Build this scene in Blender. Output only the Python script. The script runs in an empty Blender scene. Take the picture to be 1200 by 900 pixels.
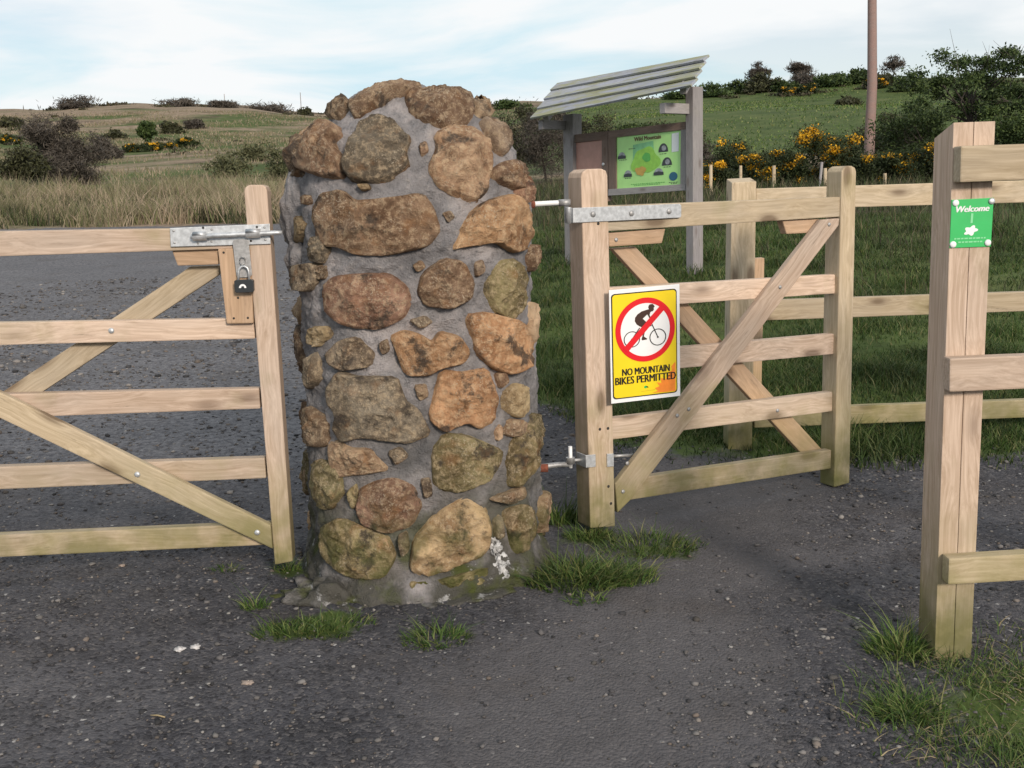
import bpy, bmesh, math, random
import numpy as np
from mathutils import Vector, Matrix, noise as mnoise

R = math.radians
random.seed(7)
rng = np.random.default_rng(7)
scene = bpy.context.scene
COL = scene.collection

# ------------------------------------------------------------------ camera
F, CX, CY = 1250.0, 600.0, 450.0          # focal length and centre in photo pixels (1200x900)
CAMZ = 1.35
PITCH = math.atan(225.0 / F)
ROLL = math.atan(0.028)
fw = Vector((0, math.cos(PITCH), -math.sin(PITCH)))
up0 = Vector((0, math.sin(PITCH), math.cos(PITCH)))
rt0 = Vector((1, 0, 0))
RT = math.cos(ROLL) * rt0 - math.sin(ROLL) * up0
UP = math.sin(ROLL) * rt0 + math.cos(ROLL) * up0
CAM = Vector((0, 0, CAMZ))
cd = bpy.data.cameras.new('camera')
co = bpy.data.objects.new('camera', cd)
COL.objects.link(co)
co.matrix_world = Matrix(((RT.x, UP.x, -fw.x, CAM.x), (RT.y, UP.y, -fw.y, CAM.y), (RT.z, UP.z, -fw.z, CAM.z), (0, 0, 0, 1)))
cd.sensor_width = 36
cd.lens = 36 * F / 1200
cd.clip_start = 0.05
cd.clip_end = 5000
scene.camera = co


def ray(x, y):
    return (fw * F + RT * (x - CX) + UP * (CY - y)).normalized()


class Plane:
    """vertical plane through p with horizontal normal n that points to the viewer's side"""
    def __init__(self, p, n):
        self.p = Vector(p)
        self.n = Vector(n).normalized()

    def hit(self, x, y, off=0.0):
        d = ray(x, y)
        q = self.p + self.n * off
        t = (q - CAM).dot(self.n) / d.dot(self.n)
        return CAM + d * t


def at_y(x, y, Y):
    d = ray(x, y)
    return CAM + d * (Y / d.y)


# ------------------------------------------------------------------ ground height
def _tab(pts):
    return np.array([p[0] for p in pts], float), np.array([p[1] for p in pts], float)


TL = _tab([(0, 0), (5, 0), (12, .17), (33, .8), (45, 1.35), (70, 2.8), (100, 5.0), (150, 9.0), (220, 16.0), (290, 24.0), (350, 29.3), (420, 32), (600, 33), (1600, 30)])
TR = _tab([(0, 0), (5, 0), (8, .13), (12, .38), (20, .8), (36, 1.35), (60, 2.9), (95, 5.9), (130, 9.2), (170, 13.6), (205, 17.4), (260, 21.0), (320, 24), (600, 26), (1600, 26)])


def ground_np(x, y):
    x = np.asarray(x, float)
    y = np.asarray(y, float)
    r = np.hypot(x, y)
    az = np.degrees(np.arctan2(x, y))
    rr = np.where(np.abs(az) < 80, r, r * 1.0)
    a = np.interp(rr, *TL)
    b = np.interp(rr, *TR)
    w = 1 / (1 + np.exp(-(az + 1.0) / 3.5))
    z = a * (1 - w) + b * w
    fade = 1 / (1 + np.exp((np.abs(az) - 75) / 8))
    z = z * (0.15 + 0.85 * fade)
    # undulation of the hillside
    k = np.clip((r - 34) / 60, 0, 1)
    und = np.sin(x * .045 + 1.3 * np.sin(y * .021)) * .6 + np.sin(y * .06 + x * .018 + 1.0) * .7 + np.sin(x * .11 + y * .035) * .35
    z = z + k * und * np.clip(r / 150, .15, 1.2) * .9
    z = z + np.clip((r - 210) / 90, 0, 1) * np.where(y > 0, 1, 0) * (.9 * np.sin(az * .33 + 1.2) + .45 * np.sin(az * .9 + .5) + .2 * np.sin(az * 2.3))
    n = np.clip((r - 6) / 6, 0, 1) * .02 + .006
    z = z + n * (np.sin(x * 3.1 + np.sin(y * 2.3)) + np.sin(y * 4.3 + 1.7 * np.sin(x * 1.9))) * .5
    return z


def gz(x, y):
    return float(ground_np(x, y))


def on_ground(px, py, far=400.0):
    """where the line of sight through a photo pixel meets the ground"""
    d = ray(px, py)
    ts = np.geomspace(1.0, far, 1500)
    xs, ys, zs = CAM.x + d.x * ts, CAM.y + d.y * ts, CAM.z + d.z * ts
    g = ground_np(xs, ys)
    w = np.nonzero(zs < g)[0]
    t = ts[w[0]] if len(w) else far
    p = CAM + d * float(t)
    return Vector((p.x, p.y, gz(p.x, p.y)))


# ------------------------------------------------------------------ object helpers
WM = {}


def finish(o, parent=None, M=None):
    M = M or Matrix.Identity(4)
    WM[o.name] = M
    COL.objects.link(o)
    if parent is not None:
        o.parent = parent
        o.matrix_parent_inverse = Matrix.Identity(4)
        o.matrix_basis = WM[parent.name].inverted() @ M
    else:
        o.matrix_basis = M
    return o


def thing(name, loc, label, cat, group=None):
    o = bpy.data.objects.new(name, None)
    o.empty_display_size = .1
    finish(o, None, Matrix.Translation(Vector(loc)))
    o['label'] = label
    o['category'] = cat
    if group:
        o['group'] = group
    return o


def tag(o, label=None, cat=None, group=None, kind=None):
    if label: o['label'] = label
    if cat: o['category'] = cat
    if group: o['group'] = group
    if kind: o['kind'] = kind
    return o


def mesh_obj(name, verts, faces, mat, parent=None, M=None, smooth=False, bevel=0, seg=2, mats=None, fmat=None):
    """verts in world space; M is the object's own frame"""
    M = M or (WM[parent.name].copy() if parent is not None else Matrix.Identity(4))
    inv = M.inverted()
    me = bpy.data.meshes.new(name)
    me.from_pydata([tuple(inv @ Vector(v)) for v in verts], [], [tuple(f) for f in faces])
    bm = bmesh.new()
    bm.from_mesh(me)
    bmesh.ops.recalc_face_normals(bm, faces=bm.faces)
    if bevel:
        es = [e for e in bm.edges if len(e.link_faces) == 2 and e.calc_face_angle(0) > .35]
        bmesh.ops.bevel(bm, geom=es, offset=bevel, offset_type='OFFSET', segments=seg, profile=.6, affect='EDGES', clamp_overlap=True)
    bm.to_mesh(me)
    bm.free()
    if smooth:
        me.shade_smooth()
    me.materials.append(mat)
    o = bpy.data.objects.new(name, me)
    return finish(o, parent, M)


def np_mesh(name, V, Fc, mat, parent=None, smooth=False, M=None):
    """fast mesh: V (n,3) world, Fc (m,k) index array"""
    M = M or (WM[parent.name].copy() if parent is not None else Matrix.Identity(4))
    V = np.asarray(V, np.float32)
    inv = np.array(M.inverted(), np.float32)
    V = V @ inv[:3, :3].T + inv[:3, 3]
    Fc = np.asarray(Fc, np.int32)
    me = bpy.data.meshes.new(name)
    me.vertices.add(len(V))
    me.vertices.foreach_set('co', V.ravel())
    k = Fc.shape[1]
    me.loops.add(Fc.size)
    me.loops.foreach_set('vertex_index', Fc.ravel())
    me.polygons.add(len(Fc))
    me.polygons.foreach_set('loop_start', np.arange(0, Fc.size, k, dtype=np.int32))
    me.polygons.foreach_set('loop_total', np.full(len(Fc), k, np.int32))
    me.update(calc_edges=True)
    me.validate()
    if smooth:
        me.shade_smooth()
    me.materials.append(mat)
    o = bpy.data.objects.new(name, me)
    return finish(o, parent, M)


def prism(front, back):
    n = len(front)
    v = list(front) + list(back)
    f = [tuple(range(n)), tuple(range(2 * n - 1, n - 1, -1))]
    for i in range(n):
        j = (i + 1) % n
        f.append((i, i + n, j + n, j))
    return v, f


def frame_of(pts, n):
    best, ax = 0, None
    for i in range(len(pts)):
        e = pts[(i + 1) % len(pts)] - pts[i]
        if e.length > best:
            best, ax = e.length, e.normalized()
    z = ax.cross(n).normalized()
    c = sum(pts, Vector()) / len(pts)
    return Matrix(((ax.x, n.x, z.x, c.x), (ax.y, n.y, z.y, c.y), (ax.z, n.z, z.z, c.z), (0, 0, 0, 1)))


def board(name, poly, plane, th, mat, parent, off=0.0, bevel=.005, seg=2, smooth=False):
    """a sawn timber whose face is seen along poly, th thick away from the viewer"""
    fr = [plane.hit(x, y, off) for x, y in poly]
    bk = [p - plane.n * th for p in fr]
    v, f = prism(fr, bk)
    return mesh_obj(name, v, f, mat, parent, frame_of(fr, plane.n), bevel=bevel, seg=seg, smooth=smooth)


def tube_pts(path, rad, seg=10, cap=True):
    path = [Vector(p) for p in path]
    if not isinstance(rad, (list, tuple)):
        rad = [rad] * len(path)
    V, Fs = [], []
    prev = None
    for i, p in enumerate(path):
        a = path[max(i - 1, 0)]
        b = path[min(i + 1, len(path) - 1)]
        t = (b - a).normalized()
        if prev is None:
            u = t.orthogonal().normalized()
        else:
            u = (prev - t * prev.dot(t)).normalized()
        prev = u
        w = t.cross(u)
        for k in range(seg):
            an = 2 * math.pi * k / seg
            V.append(p + (u * math.cos(an) + w * math.sin(an)) * rad[i])
    for i in range(len(path) - 1):
        for k in range(seg):
            k2 = (k + 1) % seg
            Fs.append((i * seg + k, i * seg + k2, (i + 1) * seg + k2, (i + 1) * seg + k))
    if cap:
        Fs.append(tuple(range(seg - 1, -1, -1)))
        n = (len(path) - 1) * seg
        Fs.append(tuple(range(n, n + seg)))
    return V, Fs


def tube(name, path, rad, mat, parent, seg=12, bevel=0, smooth=True):
    v, f = tube_pts(path, rad, seg)
    o = mesh_obj(name, v, f, mat, parent, bevel=bevel)
    if smooth:
        for p in o.data.polygons:
            p.use_smooth = len(p.vertices) == 4
    return o


def dome(name, px, py, plane, off, r, mat, parent, h=None):
    """a round bolt head"""
    c = plane.hit(px, py, off)
    n = plane.n
    h = h or r * .6
    u = n.orthogonal().normalized()
    w = n.cross(u)
    V, Fs = [], []
    prof = [(1, -.3), (1, .25), (.85, .65), (.5, .92), (.18, 1.0)]
    S = 14
    for a, b in prof:
        for k in range(S):
            t = 2 * math.pi * k / S
            V.append(c + (u * math.cos(t) + w * math.sin(t)) * r * a + n * h * b)
    for i in range(len(prof) - 1):
        for k in range(S):
            Fs.append((i * S + k, i * S + (k + 1) % S, (i + 1) * S + (k + 1) % S, (i + 1) * S + k))
    Fs.append(tuple(range((len(prof) - 1) * S, len(prof) * S)))
    Fs.append(tuple(range(S - 1, -1, -1)))
    return mesh_obj(name, V, Fs, mat, parent, smooth=True)


# ------------------------------------------------------------------ materials
class NT:
    def __init__(self, name):
        self.m = bpy.data.materials.new(name)
        self.m.use_nodes = True
        self.t = self.m.node_tree
        self.b = self.t.nodes['Principled BSDF']

    def n(self, typ, **kw):
        nd = self.t.nodes.new(typ)
        for k, v in kw.items():
            setattr(nd, k, v)
        return nd

    def l(self, a, b):
        self.t.links.new(a, b)

    def val(self, sock, v):
        if hasattr(v, 'is_linked') or hasattr(v, 'links'):
            self.l(v, sock)
        else:
            sock.default_value = v

    def noise(self, vec, scale, detail=4, rough=.55, dist=0):
        nd = self.n('ShaderNodeTexNoise')
        nd.inputs['Scale'].default_value = scale
        nd.inputs['Detail'].default_value = detail
        nd.inputs['Roughness'].default_value = rough
        nd.inputs['Distortion'].default_value = dist
        if vec is not None:
            self.l(vec, nd.inputs['Vector'])
        return nd.outputs['Fac']

    def voro(self, vec, scale, feature='F1', out='Distance', rand=1):
        nd = self.n('ShaderNodeTexVoronoi', feature=feature)
        nd.inputs['Scale'].default_value = scale
        nd.inputs['Randomness'].default_value = rand
        self.l(vec, nd.inputs['Vector'])
        return nd.outputs[out]

    def ramp(self, fac, stops, interp='LINEAR'):
        nd = self.n('ShaderNodeValToRGB')
        cr = nd.color_ramp
        cr.interpolation = interp
        while len(cr.elements) < len(stops):
            cr.elements.new(0.5)
        for e, (p, c) in zip(cr.elements, stops):
            e.position = p
            e.color = (c, c, c, 1) if isinstance(c, (int, float)) else (*c, 1)
        self.l(fac, nd.inputs['Fac'])
        return nd.outputs['Color']

    def mix(self, fac, a, b, mode='MIX'):
        nd = self.n('ShaderNodeMix', data_type='RGBA', blend_type=mode)
        self.val(nd.inputs[0], fac)
        for i, v in ((6, a), (7, b)):
            if isinstance(v, tuple):
                nd.inputs[i].default_value = (*v, 1) if len(v) == 3 else v
            else:
                self.l(v, nd.inputs[i])
        return nd.outputs[2]

    def math(self, op, a, b=0.0, clamp=False):
        nd = self.n('ShaderNodeMath', operation=op, use_clamp=clamp)
        self.val(nd.inputs[0], a)
        self.val(nd.inputs[1], b)
        return nd.outputs[0]

    def mapping(self, vec, scale=(1, 1, 1), loc=(0, 0, 0)):
        nd = self.n('ShaderNodeMapping')
        nd.inputs['Scale'].default_value = scale
        if isinstance(loc, tuple):
            nd.inputs['Location'].default_value = loc
        else:
            self.l(loc, nd.inputs['Location'])
        self.l(vec, nd.inputs['Vector'])
        return nd.outputs[0]

    def mrange(self, v, a, b, c=0., d=1.):
        nd = self.n('ShaderNodeMapRange', interpolation_type='SMOOTHSTEP')
        self.l(v, nd.inputs[0])
        for i, q in enumerate((a, b, c, d)):
            nd.inputs[i + 1].default_value = q
        return nd.outputs[0]

    def bump(self, h, strength=.3, dist=.01, normal=None):
        nd = self.n('ShaderNodeBump')
        nd.inputs['Strength'].default_value = strength
        nd.inputs['Distance'].default_value = dist
        self.l(h, nd.inputs['Height'])
        if normal is not None:
            self.l(normal, nd.inputs['Normal'])
        return nd.outputs[0]

    def obj(self):
        return self.n('ShaderNodeTexCoord').outputs['Object']

    def pos(self):
        return self.n('ShaderNodeNewGeometry').outputs['Position']

    def zof(self, vec):
        s = self.n('ShaderNodeSeparateXYZ')
        self.l(vec, s.inputs[0])
        return s.outputs[2]

    def rand(self):
        return self.n('ShaderNodeObjectInfo').outputs['Random']

    def island(self):
        return self.n('ShaderNodeNewGeometry').outputs['Random Per Island']

    def out(self, color, rough=.8, normal=None, metal=0., spec=None):
        self.val(self.b.inputs['Base Color'], color if not isinstance(color, tuple) else (*color, 1))
        self.val(self.b.inputs['Roughness'], rough)
        self.b.inputs['Metallic'].default_value = metal
        if spec is not None:
            self.b.inputs['Specular IOR Level'].default_value = spec
        if normal is not None:
            self.l(normal, self.b.inputs['Normal'])
        return self.m


def wood(name, c_lo, c_hi, knot=.7, algae=.8, grey=.25, fine=1.0, moss=None):
    t = NT(name)
    oc = t.obj()
    rnd = t.rand()
    shift = t.n('ShaderNodeCombineXYZ')
    t.l(t.math('MULTIPLY', rnd, 37.0), shift.inputs[0])
    t.l(t.math('MULTIPLY', rnd, 11.0), shift.inputs[1])
    t.l(t.math('MULTIPLY', rnd, 23.0), shift.inputs[2])
    add = t.n('ShaderNodeVectorMath', operation='ADD')
    t.l(oc, add.inputs[0])
    t.l(shift.outputs[0], add.inputs[1])
    v = add.outputs[0]
    # knots bend the grain
    kv = t.mapping(v, (3.4, 8.5, 8.5))
    kd = t.voro(kv, 1.0)
    knotm = t.ramp(kd, [(0.0, 1), (.12, .9), (.19, .35), (.28, 0)])
    warp = t.noise(t.mapping(v, (1.6, 7, 7)), 1.0, 3)
    gr = t.n('ShaderNodeTexNoise')
    gr.inputs['Scale'].default_value = 1
    gr.inputs['Detail'].default_value = 7
    gr.inputs['Roughness'].default_value = .65
    gm = t.n('ShaderNodeMapping')
    gm.inputs['Scale'].default_value = (2.2, 105, 105)
    av = t.n('ShaderNodeVectorMath', operation='ADD')
    t.l(v, av.inputs[0])
    cw = t.n('ShaderNodeCombineXYZ')
    w2 = t.math('ADD', t.math('MULTIPLY', warp, .06), t.math('MULTIPLY', kd, -.05))
    t.l(w2, cw.inputs[1])
    t.l(w2, cw.inputs[2])
    t.l(cw.outputs[0], av.inputs[1])
    t.l(av.outputs[0], gm.inputs['Vector'])
    t.l(gm.outputs[0], gr.inputs['Vector'])
    grain = gr.outputs['Fac']
    col = t.ramp(grain, [(.28, c_lo), (.5, tuple((a + b) / 2 for a, b in zip(c_lo, c_hi))), (.7, c_hi)])
    big = t.noise(t.mapping(v, (1.2, 5, 5)), 1.5, 4)
    col = t.mix(t.ramp(big, [(.42, 0), (.7, grey)]), col, tuple(.33 * sum(c_hi) * f for f in (.86, .84, .8)))
    bright = t.math('ADD', t.math('MULTIPLY', rnd, .3), .85)
    hsv = t.n('ShaderNodeHueSaturation')
    t.l(col, hsv.inputs['Color'])
    t.l(bright, hsv.inputs['Value'])
    col = t.mix(t.math('MULTIPLY', knotm, knot), hsv.outputs[0], (.075, .04, .022))
    # dark short stains and drying checks
    st = t.noise(t.mapping(v, (5, 40, 40)), 1.0, 5, .7)
    col = t.mix(t.ramp(st, [(.63, 0), (.72, .55)]), col, (.075, .055, .04))
    # algae low on the timber
    z = t.zof(t.pos())
    an = t.noise(v, 9, 4)
    am = t.math('MULTIPLY', t.mrange(z, .62, .02), t.ramp(an, [(.22, .1), (.62, .9)]))
    am2 = t.math('MULTIPLY', t.ramp(t.noise(v, 3.2, 5), [(.56, 0), (.74, .5)]), 1)
    am = t.math('MULTIPLY', t.math('MAXIMUM', am, am2), algae)
    col = t.mix(am, col, (.19, .18, .05))
    lowm = t.math('MULTIPLY', t.mrange(z, .36, .0), t.ramp(t.noise(v, 6, 5, .65), [(.3, 0), (.55, .8)]))
    col = t.mix(t.math('MULTIPLY', lowm, algae), col, (.075, .08, .025))
    if moss:
        mz = t.ramp(t.noise(t.mapping(v, (1.3, 5, 5)), 1.6, 5, .65), [(.44, 0), (.6, moss)])
        col = t.mix(mz, col, (.27, .27, .085))
    h = t.math('ADD', t.math('MULTIPLY', grain, .6), t.math('MULTIPLY', st, .5))
    nrm = t.bump(h, .35, .004 * fine)
    return t.out(col, .78, nrm, spec=.25)


M_fresh = wood('wood_fresh', (.36, .258, .185), (.62, .485, .385), algae=.85)
M_orange = wood('wood_orange', (.34, .23, .145), (.52, .36, .24), algae=.6)
M_yellow = wood('wood_yellow', (.34, .265, .17), (.55, .45, .32), algae=.9)
M_greywood = wood('wood_weathered', (.20, .187, .195), (.36, .337, .345), knot=.4, algae=.25, grey=.5)
M_brownwood = wood('wood_brown', (.12, .082, .068), (.23, .165, .135), knot=.4, algae=.1)
M_roofwood = wood('wood_roof', (.24, .255, .30), (.42, .44, .50), knot=.35, algae=.2, grey=.2, moss=.65)  # bluish cast of the reflected sky is put into the board colour
M_pole = wood('wood_pole', (.16, .105, .095), (.30, .205, .18), knot=.2, algae=.0)


def simple(name, col, rough=.5, metal=0., var=.0, scale=30, spec=None):
    t = NT(name)
    if var:
        n = t.noise(t.obj(), scale, 4)
        c = t.mix(t.ramp(n, [(.3, 0), (.7, 1)]), tuple(x * (1 - var) for x in col), tuple(min(1, x * (1 + var)) for x in col))
        return t.out(c, rough, t.bump(n, .12, .002), metal, spec)
    return t.out(col, rough, None, metal, spec)


M_galv = simple('galvanised_steel', (.56, .58, .60), .48, .65, .22, 60)
M_galvd = simple('galvanised_dull', (.36, .36, .36), .55, .6, .25, 80)
M_rust = simple('rusty_iron', (.19, .06, .035), .85, .2, .4, 90)
M_dark = simple('dark_hole', (.02, .018, .016), .7)
M_blackplastic = simple('black_vinyl', (.018, .022, .026), .45)
M_white = simple('white_plate', (.78, .79, .8), .42, 0, .04, 8)
M_yellowp = simple('sign_yellow', (.80, .60, .015), .4, 0, .05, 10)
M_black = simple('sign_black', (.012, .011, .011), .45)
M_red = simple('sign_red', (.66, .012, .02), .4)
M_orangep = simple('sign_orange', (.82, .24, .03), .45, 0, .12, 40)
M_brownp = simple('sign_brown', (.045, .02, .014), .5)
M_greens = simple('sign_green', (.02, .44, .105), .4, 0, .05, 20)
M_greenl = simple('sign_green_pale', (.2, .62, .3), .45)
M_map = simple('map_panel', (.42, .76, .27), .35, 0, .06, 6)
M_mapg1 = simple('map_green', (.26, .56, .08), .4, 0, .12, 20)
M_mapg2 = simple('map_dark_green', (.09, .40, .08), .4, 0, .1, 20)
M_mapteal = simple('map_teal', (.2, .52, .25), .4, 0, .12, 20)
M_mapo = simple('map_orange', (.50, .33, .08), .4, 0, .12, 20)
M_mapdark = simple('map_dark', (.035, .045, .05), .4)
M_mapgrey = simple('map_photo_grey', (.28, .31, .34), .4, 0, .35, 30)
M_mapblue = simple('map_blue', (.02, .115, .2), .4)
M_paper = simple('paper', (.66, .72, .76), .6)
M_titler = simple('map_title', (.13, .04, .03), .5)
M_pink = simple('door_pink', (.42, .235, .195), .55, 0, .1, 12)


def stone_material():
    t = NT('field_stone')
    oi = t.n('ShaderNodeObjectInfo')
    p = t.pos()
    base = oi.outputs['Color']
    n1 = t.noise(p, 7, 5, .6)
    n2 = t.noise(p, 42, 6, .75)
    n3 = t.noise(p, 150, 4, .7)
    dk = t.mix(1.0, base, (.42, .37, .34), 'MULTIPLY')
    lt = t.mix(.6, base, (.56, .43, .28))
    col = t.mix(t.ramp(n1, [(.36, 0), (.52, .5), (.64, 1)]), dk, base)
    col = t.mix(t.ramp(n2, [(.48, 0), (.62, .8)]), col, lt)
    col = t.mix(t.ramp(n2, [(.27, .8), (.42, 0)]), col, (.07, .05, .04))
    # pale lichen and quartz flecks
    fl = t.math('MULTIPLY', t.ramp(n3, [(.55, 0), (.62, 1)]), t.ramp(t.noise(p, 12, 3), [(.44, 0), (.6, 1)]))
    col = t.mix(t.math('MULTIPLY', fl, .75), col, (.52, .44, .33))
    stn = t.ramp(t.noise(p, 9, 6, .7), [(.55, 0), (.63, .85)])
    col = t.mix(stn, col, (.055, .045, .038))
    rust = t.ramp(t.noise(p, 17, 4), [(.55, 0), (.7, .4)])
    col = t.mix(rust, col, (.27, .125, .045))
    z = t.zof(p)
    mm = t.math('MULTIPLY', t.mrange(z, .5, .04), t.ramp(t.noise(p, 10, 5), [(.42, 0), (.6, 1)]))
    col = t.mix(t.math('MULTIPLY', mm, .85), col, (.075, .085, .022))
    h = t.math('ADD', t.math('MULTIPLY', n2, 1.0), t.math('MULTIPLY', n3, .45))
    h = t.math('ADD', h, t.math('MULTIPLY', t.noise(p, 320, 2), .2))
    return t.out(col, .9, t.bump(h, 1.0, .016), spec=.2)


def mortar_material():
    t = NT('cement_mortar')
    p = t.pos()
    n1 = t.noise(p, 5, 5, .6)
    n2 = t.noise(p, 30, 5, .7)
    n3 = t.noise(p, 160, 3, .7)
    col = t.ramp(n1, [(.32, (.15, .148, .156)), (.5, (.26, .25, .255)), (.66, (.41, .375, .372))])
    col = t.mix(t.ramp(n2, [(.32, .6), (.48, 0)]), col, (.10, .10, .105))
    col = t.mix(t.ramp(n2, [(.55, 0), (.72, .55)]), col, (.42, .39, .37))
    col = t.mix(t.ramp(n3, [(.64, 0), (.74, .4)]), col, (.08, .08, .08))
    z = t.zof(p)
    damp = t.math('MULTIPLY', t.mrange(z, .8, .12), t.ramp(t.noise(p, 6, 4), [(.28, 0), (.5, 1)]))
    col = t.mix(t.math('MULTIPLY', damp, .85), col, (.06, .058, .045))
    mm = t.math('MULTIPLY', t.mrange(z, .4, .06), t.ramp(t.noise(p, 7.5, 5), [(.46, 0), (.6, 1)]))
    col = t.mix(t.math('MULTIPLY', mm, .85), col, (.07, .085, .018))
    spl = t.math('MULTIPLY', t.mrange(z, .26, .06), t.ramp(t.noise(p, 11, 5, .7), [(.6, 0), (.66, .8)]))
    col = t.mix(spl, col, (.42, .42, .42))
    h = t.math('ADD', t.math('MULTIPLY', n2, 1.0), t.math('MULTIPLY', n3, .5))
    return t.out(col, .95, t.bump(h, 1.0, .018), spec=.15)


M_stone = stone_material()
M_mortar = mortar_material()
M_whitesplash = simple('lime_splash', (.43, .42, .42), .9, 0, .35, 45)


def splash_material():
    t = NT('mortar_spatter')
    p = t.pos()
    n = t.noise(p, 28, 5, .7)
    col = t.ramp(n, [(.38, (.06, .058, .055)), (.47, (.4, .4, .4)), (.6, (.6, .6, .6))])
    return t.out(col, .95, t.bump(t.noise(p, 60, 5, .7), .9, .008), spec=.1)


M_splash = splash_material()


def ground_material():
    t = NT('ground_cover')
    p = t.pos()
    at = t.n('ShaderNodeAttribute', attribute_name='cover')
    sep = t.n('ShaderNodeSeparateColor')
    t.l(at.outputs['Color'], sep.inputs[0])
    gravel, green, heath = sep.outputs[0], sep.outputs[1], sep.outputs[2]
    # --- gravel
    g1 = t.noise(p, .9, 5, .6)
    g2 = t.noise(p, 5, 5, .65)
    gcol = t.ramp(g1, [(.3, (.040, .041, .047)), (.5, (.070, .070, .079)), (.68, (.112, .110, .118))])
    gcol = t.mix(t.ramp(g2, [(.3, .65), (.55, 0)]), gcol, (.032, .031, .033))
    vs = t.n('ShaderNodeTexVoronoi')
    vs.inputs['Scale'].default_value = 95
    t.l(p, vs.inputs['Vector'])
    cell = t.n('ShaderNodeSeparateColor')
    t.l(vs.outputs['Color'], cell.inputs[0])
    gcol = t.mix(t.ramp(cell.outputs[0], [(.0, 1), (.34, .0)]), gcol, t.mix(.65, gcol, (.012, .012, .014)))
    gcol = t.mix(t.ramp(cell.outputs[0], [(.72, 0), (.95, .42)]), gcol, (.17, .158, .155))
    gcol = t.mix(t.ramp(cell.outputs[1], [(.991, 0), (.993, .7)], 'CONSTANT'), gcol, (.40, .39, .38))
    vs2 = t.voro(p, 190)
    n9 = t.noise(p, 420, 2)
    gcol = t.mix(t.ramp(n9, [(.6, 0), (.72, .35)]), gcol, (.25, .24, .235))
    # paler trodden path through the narrow gate, and lighter car park chippings, grazing reflection painted into their tone
    sx = t.n('ShaderNodeSeparateXYZ')
    t.l(p, sx.inputs[0])
    wob = t.math('MULTIPLY', t.math('SUBTRACT', t.noise(p, 1.3, 4), .5), 1.6)
    px_ = t.math('ABSOLUTE', t.math('SUBTRACT', t.math('ADD', sx.outputs[0], wob), t.math('ADD', t.math('MULTIPLY', sx.outputs[1], .36), -.78)))
    trod = t.math('MULTIPLY', t.mrange(px_, .75, .15), t.mrange(sx.outputs[1], 6.2, 4.6))
    gcol = t.mix(t.math('MULTIPLY', trod, .6), gcol, (.120, .114, .117))
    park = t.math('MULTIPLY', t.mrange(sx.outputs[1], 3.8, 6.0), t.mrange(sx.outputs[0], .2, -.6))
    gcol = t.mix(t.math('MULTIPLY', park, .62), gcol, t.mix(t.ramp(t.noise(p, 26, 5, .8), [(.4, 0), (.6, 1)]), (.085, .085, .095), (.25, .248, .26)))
    brown = t.ramp(t.noise(p, 1.7, 4), [(.54, 0), (.7, .35)])
    gcol = t.mix(brown, gcol, (.078, .065, .054))
    gh = t.math('ADD', t.math('MULTIPLY', vs.outputs['Distance'], -.8), t.math('MULTIPLY', vs2, -.35))
    gh = t.math('ADD', gh, t.math('MULTIPLY', t.noise(p, 14, 4), .9))
    # --- vegetation
    st = t.mapping(p, (.045, .085, .05))
    b1 = t.noise(st, 1.0, 6, .62, .4)
    b2 = t.noise(p, .32, 6, .65)
    b3 = t.noise(p, 1.1, 6, .72)
    gr = t.ramp(b2, [(.3, (.042, .068, .019)), (.52, (.078, .11, .032)), (.72, (.125, .14, .052))])
    dry = t.ramp(b3, [(.3, (.17, .128, .085)), (.55, (.29, .222, .16)), (.75, (.39, .31, .235))])
    gm = t.math('ADD', green, t.math('MULTIPLY', t.math('SUBTRACT', b1, .5), 1.9))
    vcol = t.mix(t.ramp(gm, [(.36, 0), (.64, 1)]), dry, gr)
    he = t.ramp(b3, [(.3, (.04, .03, .022)), (.7, (.105, .075, .05))])
    hm = t.math('ADD', heath, t.math('MULTIPLY', t.math('SUBTRACT', t.noise(st, 1.7, 6, .65), .5), 1.7))
    vcol = t.mix(t.ramp(hm, [(.44, 0), (.66, .9)]), vcol, he)
    fine = t.noise(p, 5, 6, .8)
    vcol = t.mix(t.ramp(fine, [(.38, .75), (.56, 0)]), vcol, t.mix(1.0, vcol, (.42, .42, .4), 'MULTIPLY'))
    gk = t.math('ADD', gravel, t.math('MULTIPLY', t.math('SUBTRACT', t.noise(p, 2.2, 6, .7), .5), .9))
    gmask = t.ramp(gk, [(.44, 0), (.56, 1)])
    col = t.mix(gmask, vcol, gcol)
    hh = t.mix(gmask, fine, gh)
    return t.out(col, .95, t.bump(hh, .45, .013), spec=.12)


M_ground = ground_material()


def leafy(name, cols, rough=.6, trans=.15, patch=None):
    """cols: ramp over a random number per leaf"""
    t = NT(name)
    r = t.island()
    n = len(cols)
    c = t.ramp(r, [(i / max(n - 1, 1), q) for i, q in enumerate(cols)])
    if patch:
        c = t.mix(t.ramp(t.noise(t.pos(), patch[0], 4, .6), [(.42, 0), (.6, patch[2])]), c, t.mix(.35, patch[1], c))
    rr = t.rand()
    hsv = t.n('ShaderNodeHueSaturation')
    t.l(c, hsv.inputs['Color'])
    t.l(t.math('ADD', t.math('MULTIPLY', rr, .3), .85), hsv.inputs['Value'])
    t.out(hsv.outputs[0], rough, spec=.2)
    if trans:
        tr = t.n('ShaderNodeBsdfTranslucent')
        t.l(hsv.outputs[0], tr.inputs[0])
        mx = t.n('ShaderNodeMixShader')
        mx.inputs[0].default_value = trans
        t.l(t.b.outputs[0], mx.inputs[1])
        t.l(tr.outputs[0], mx.inputs[2])
        o = [x for x in t.t.nodes if x.type == 'OUTPUT_MATERIAL'][0]
        t.l(mx.outputs[0], o.inputs['Surface'])
    return t.m


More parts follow.
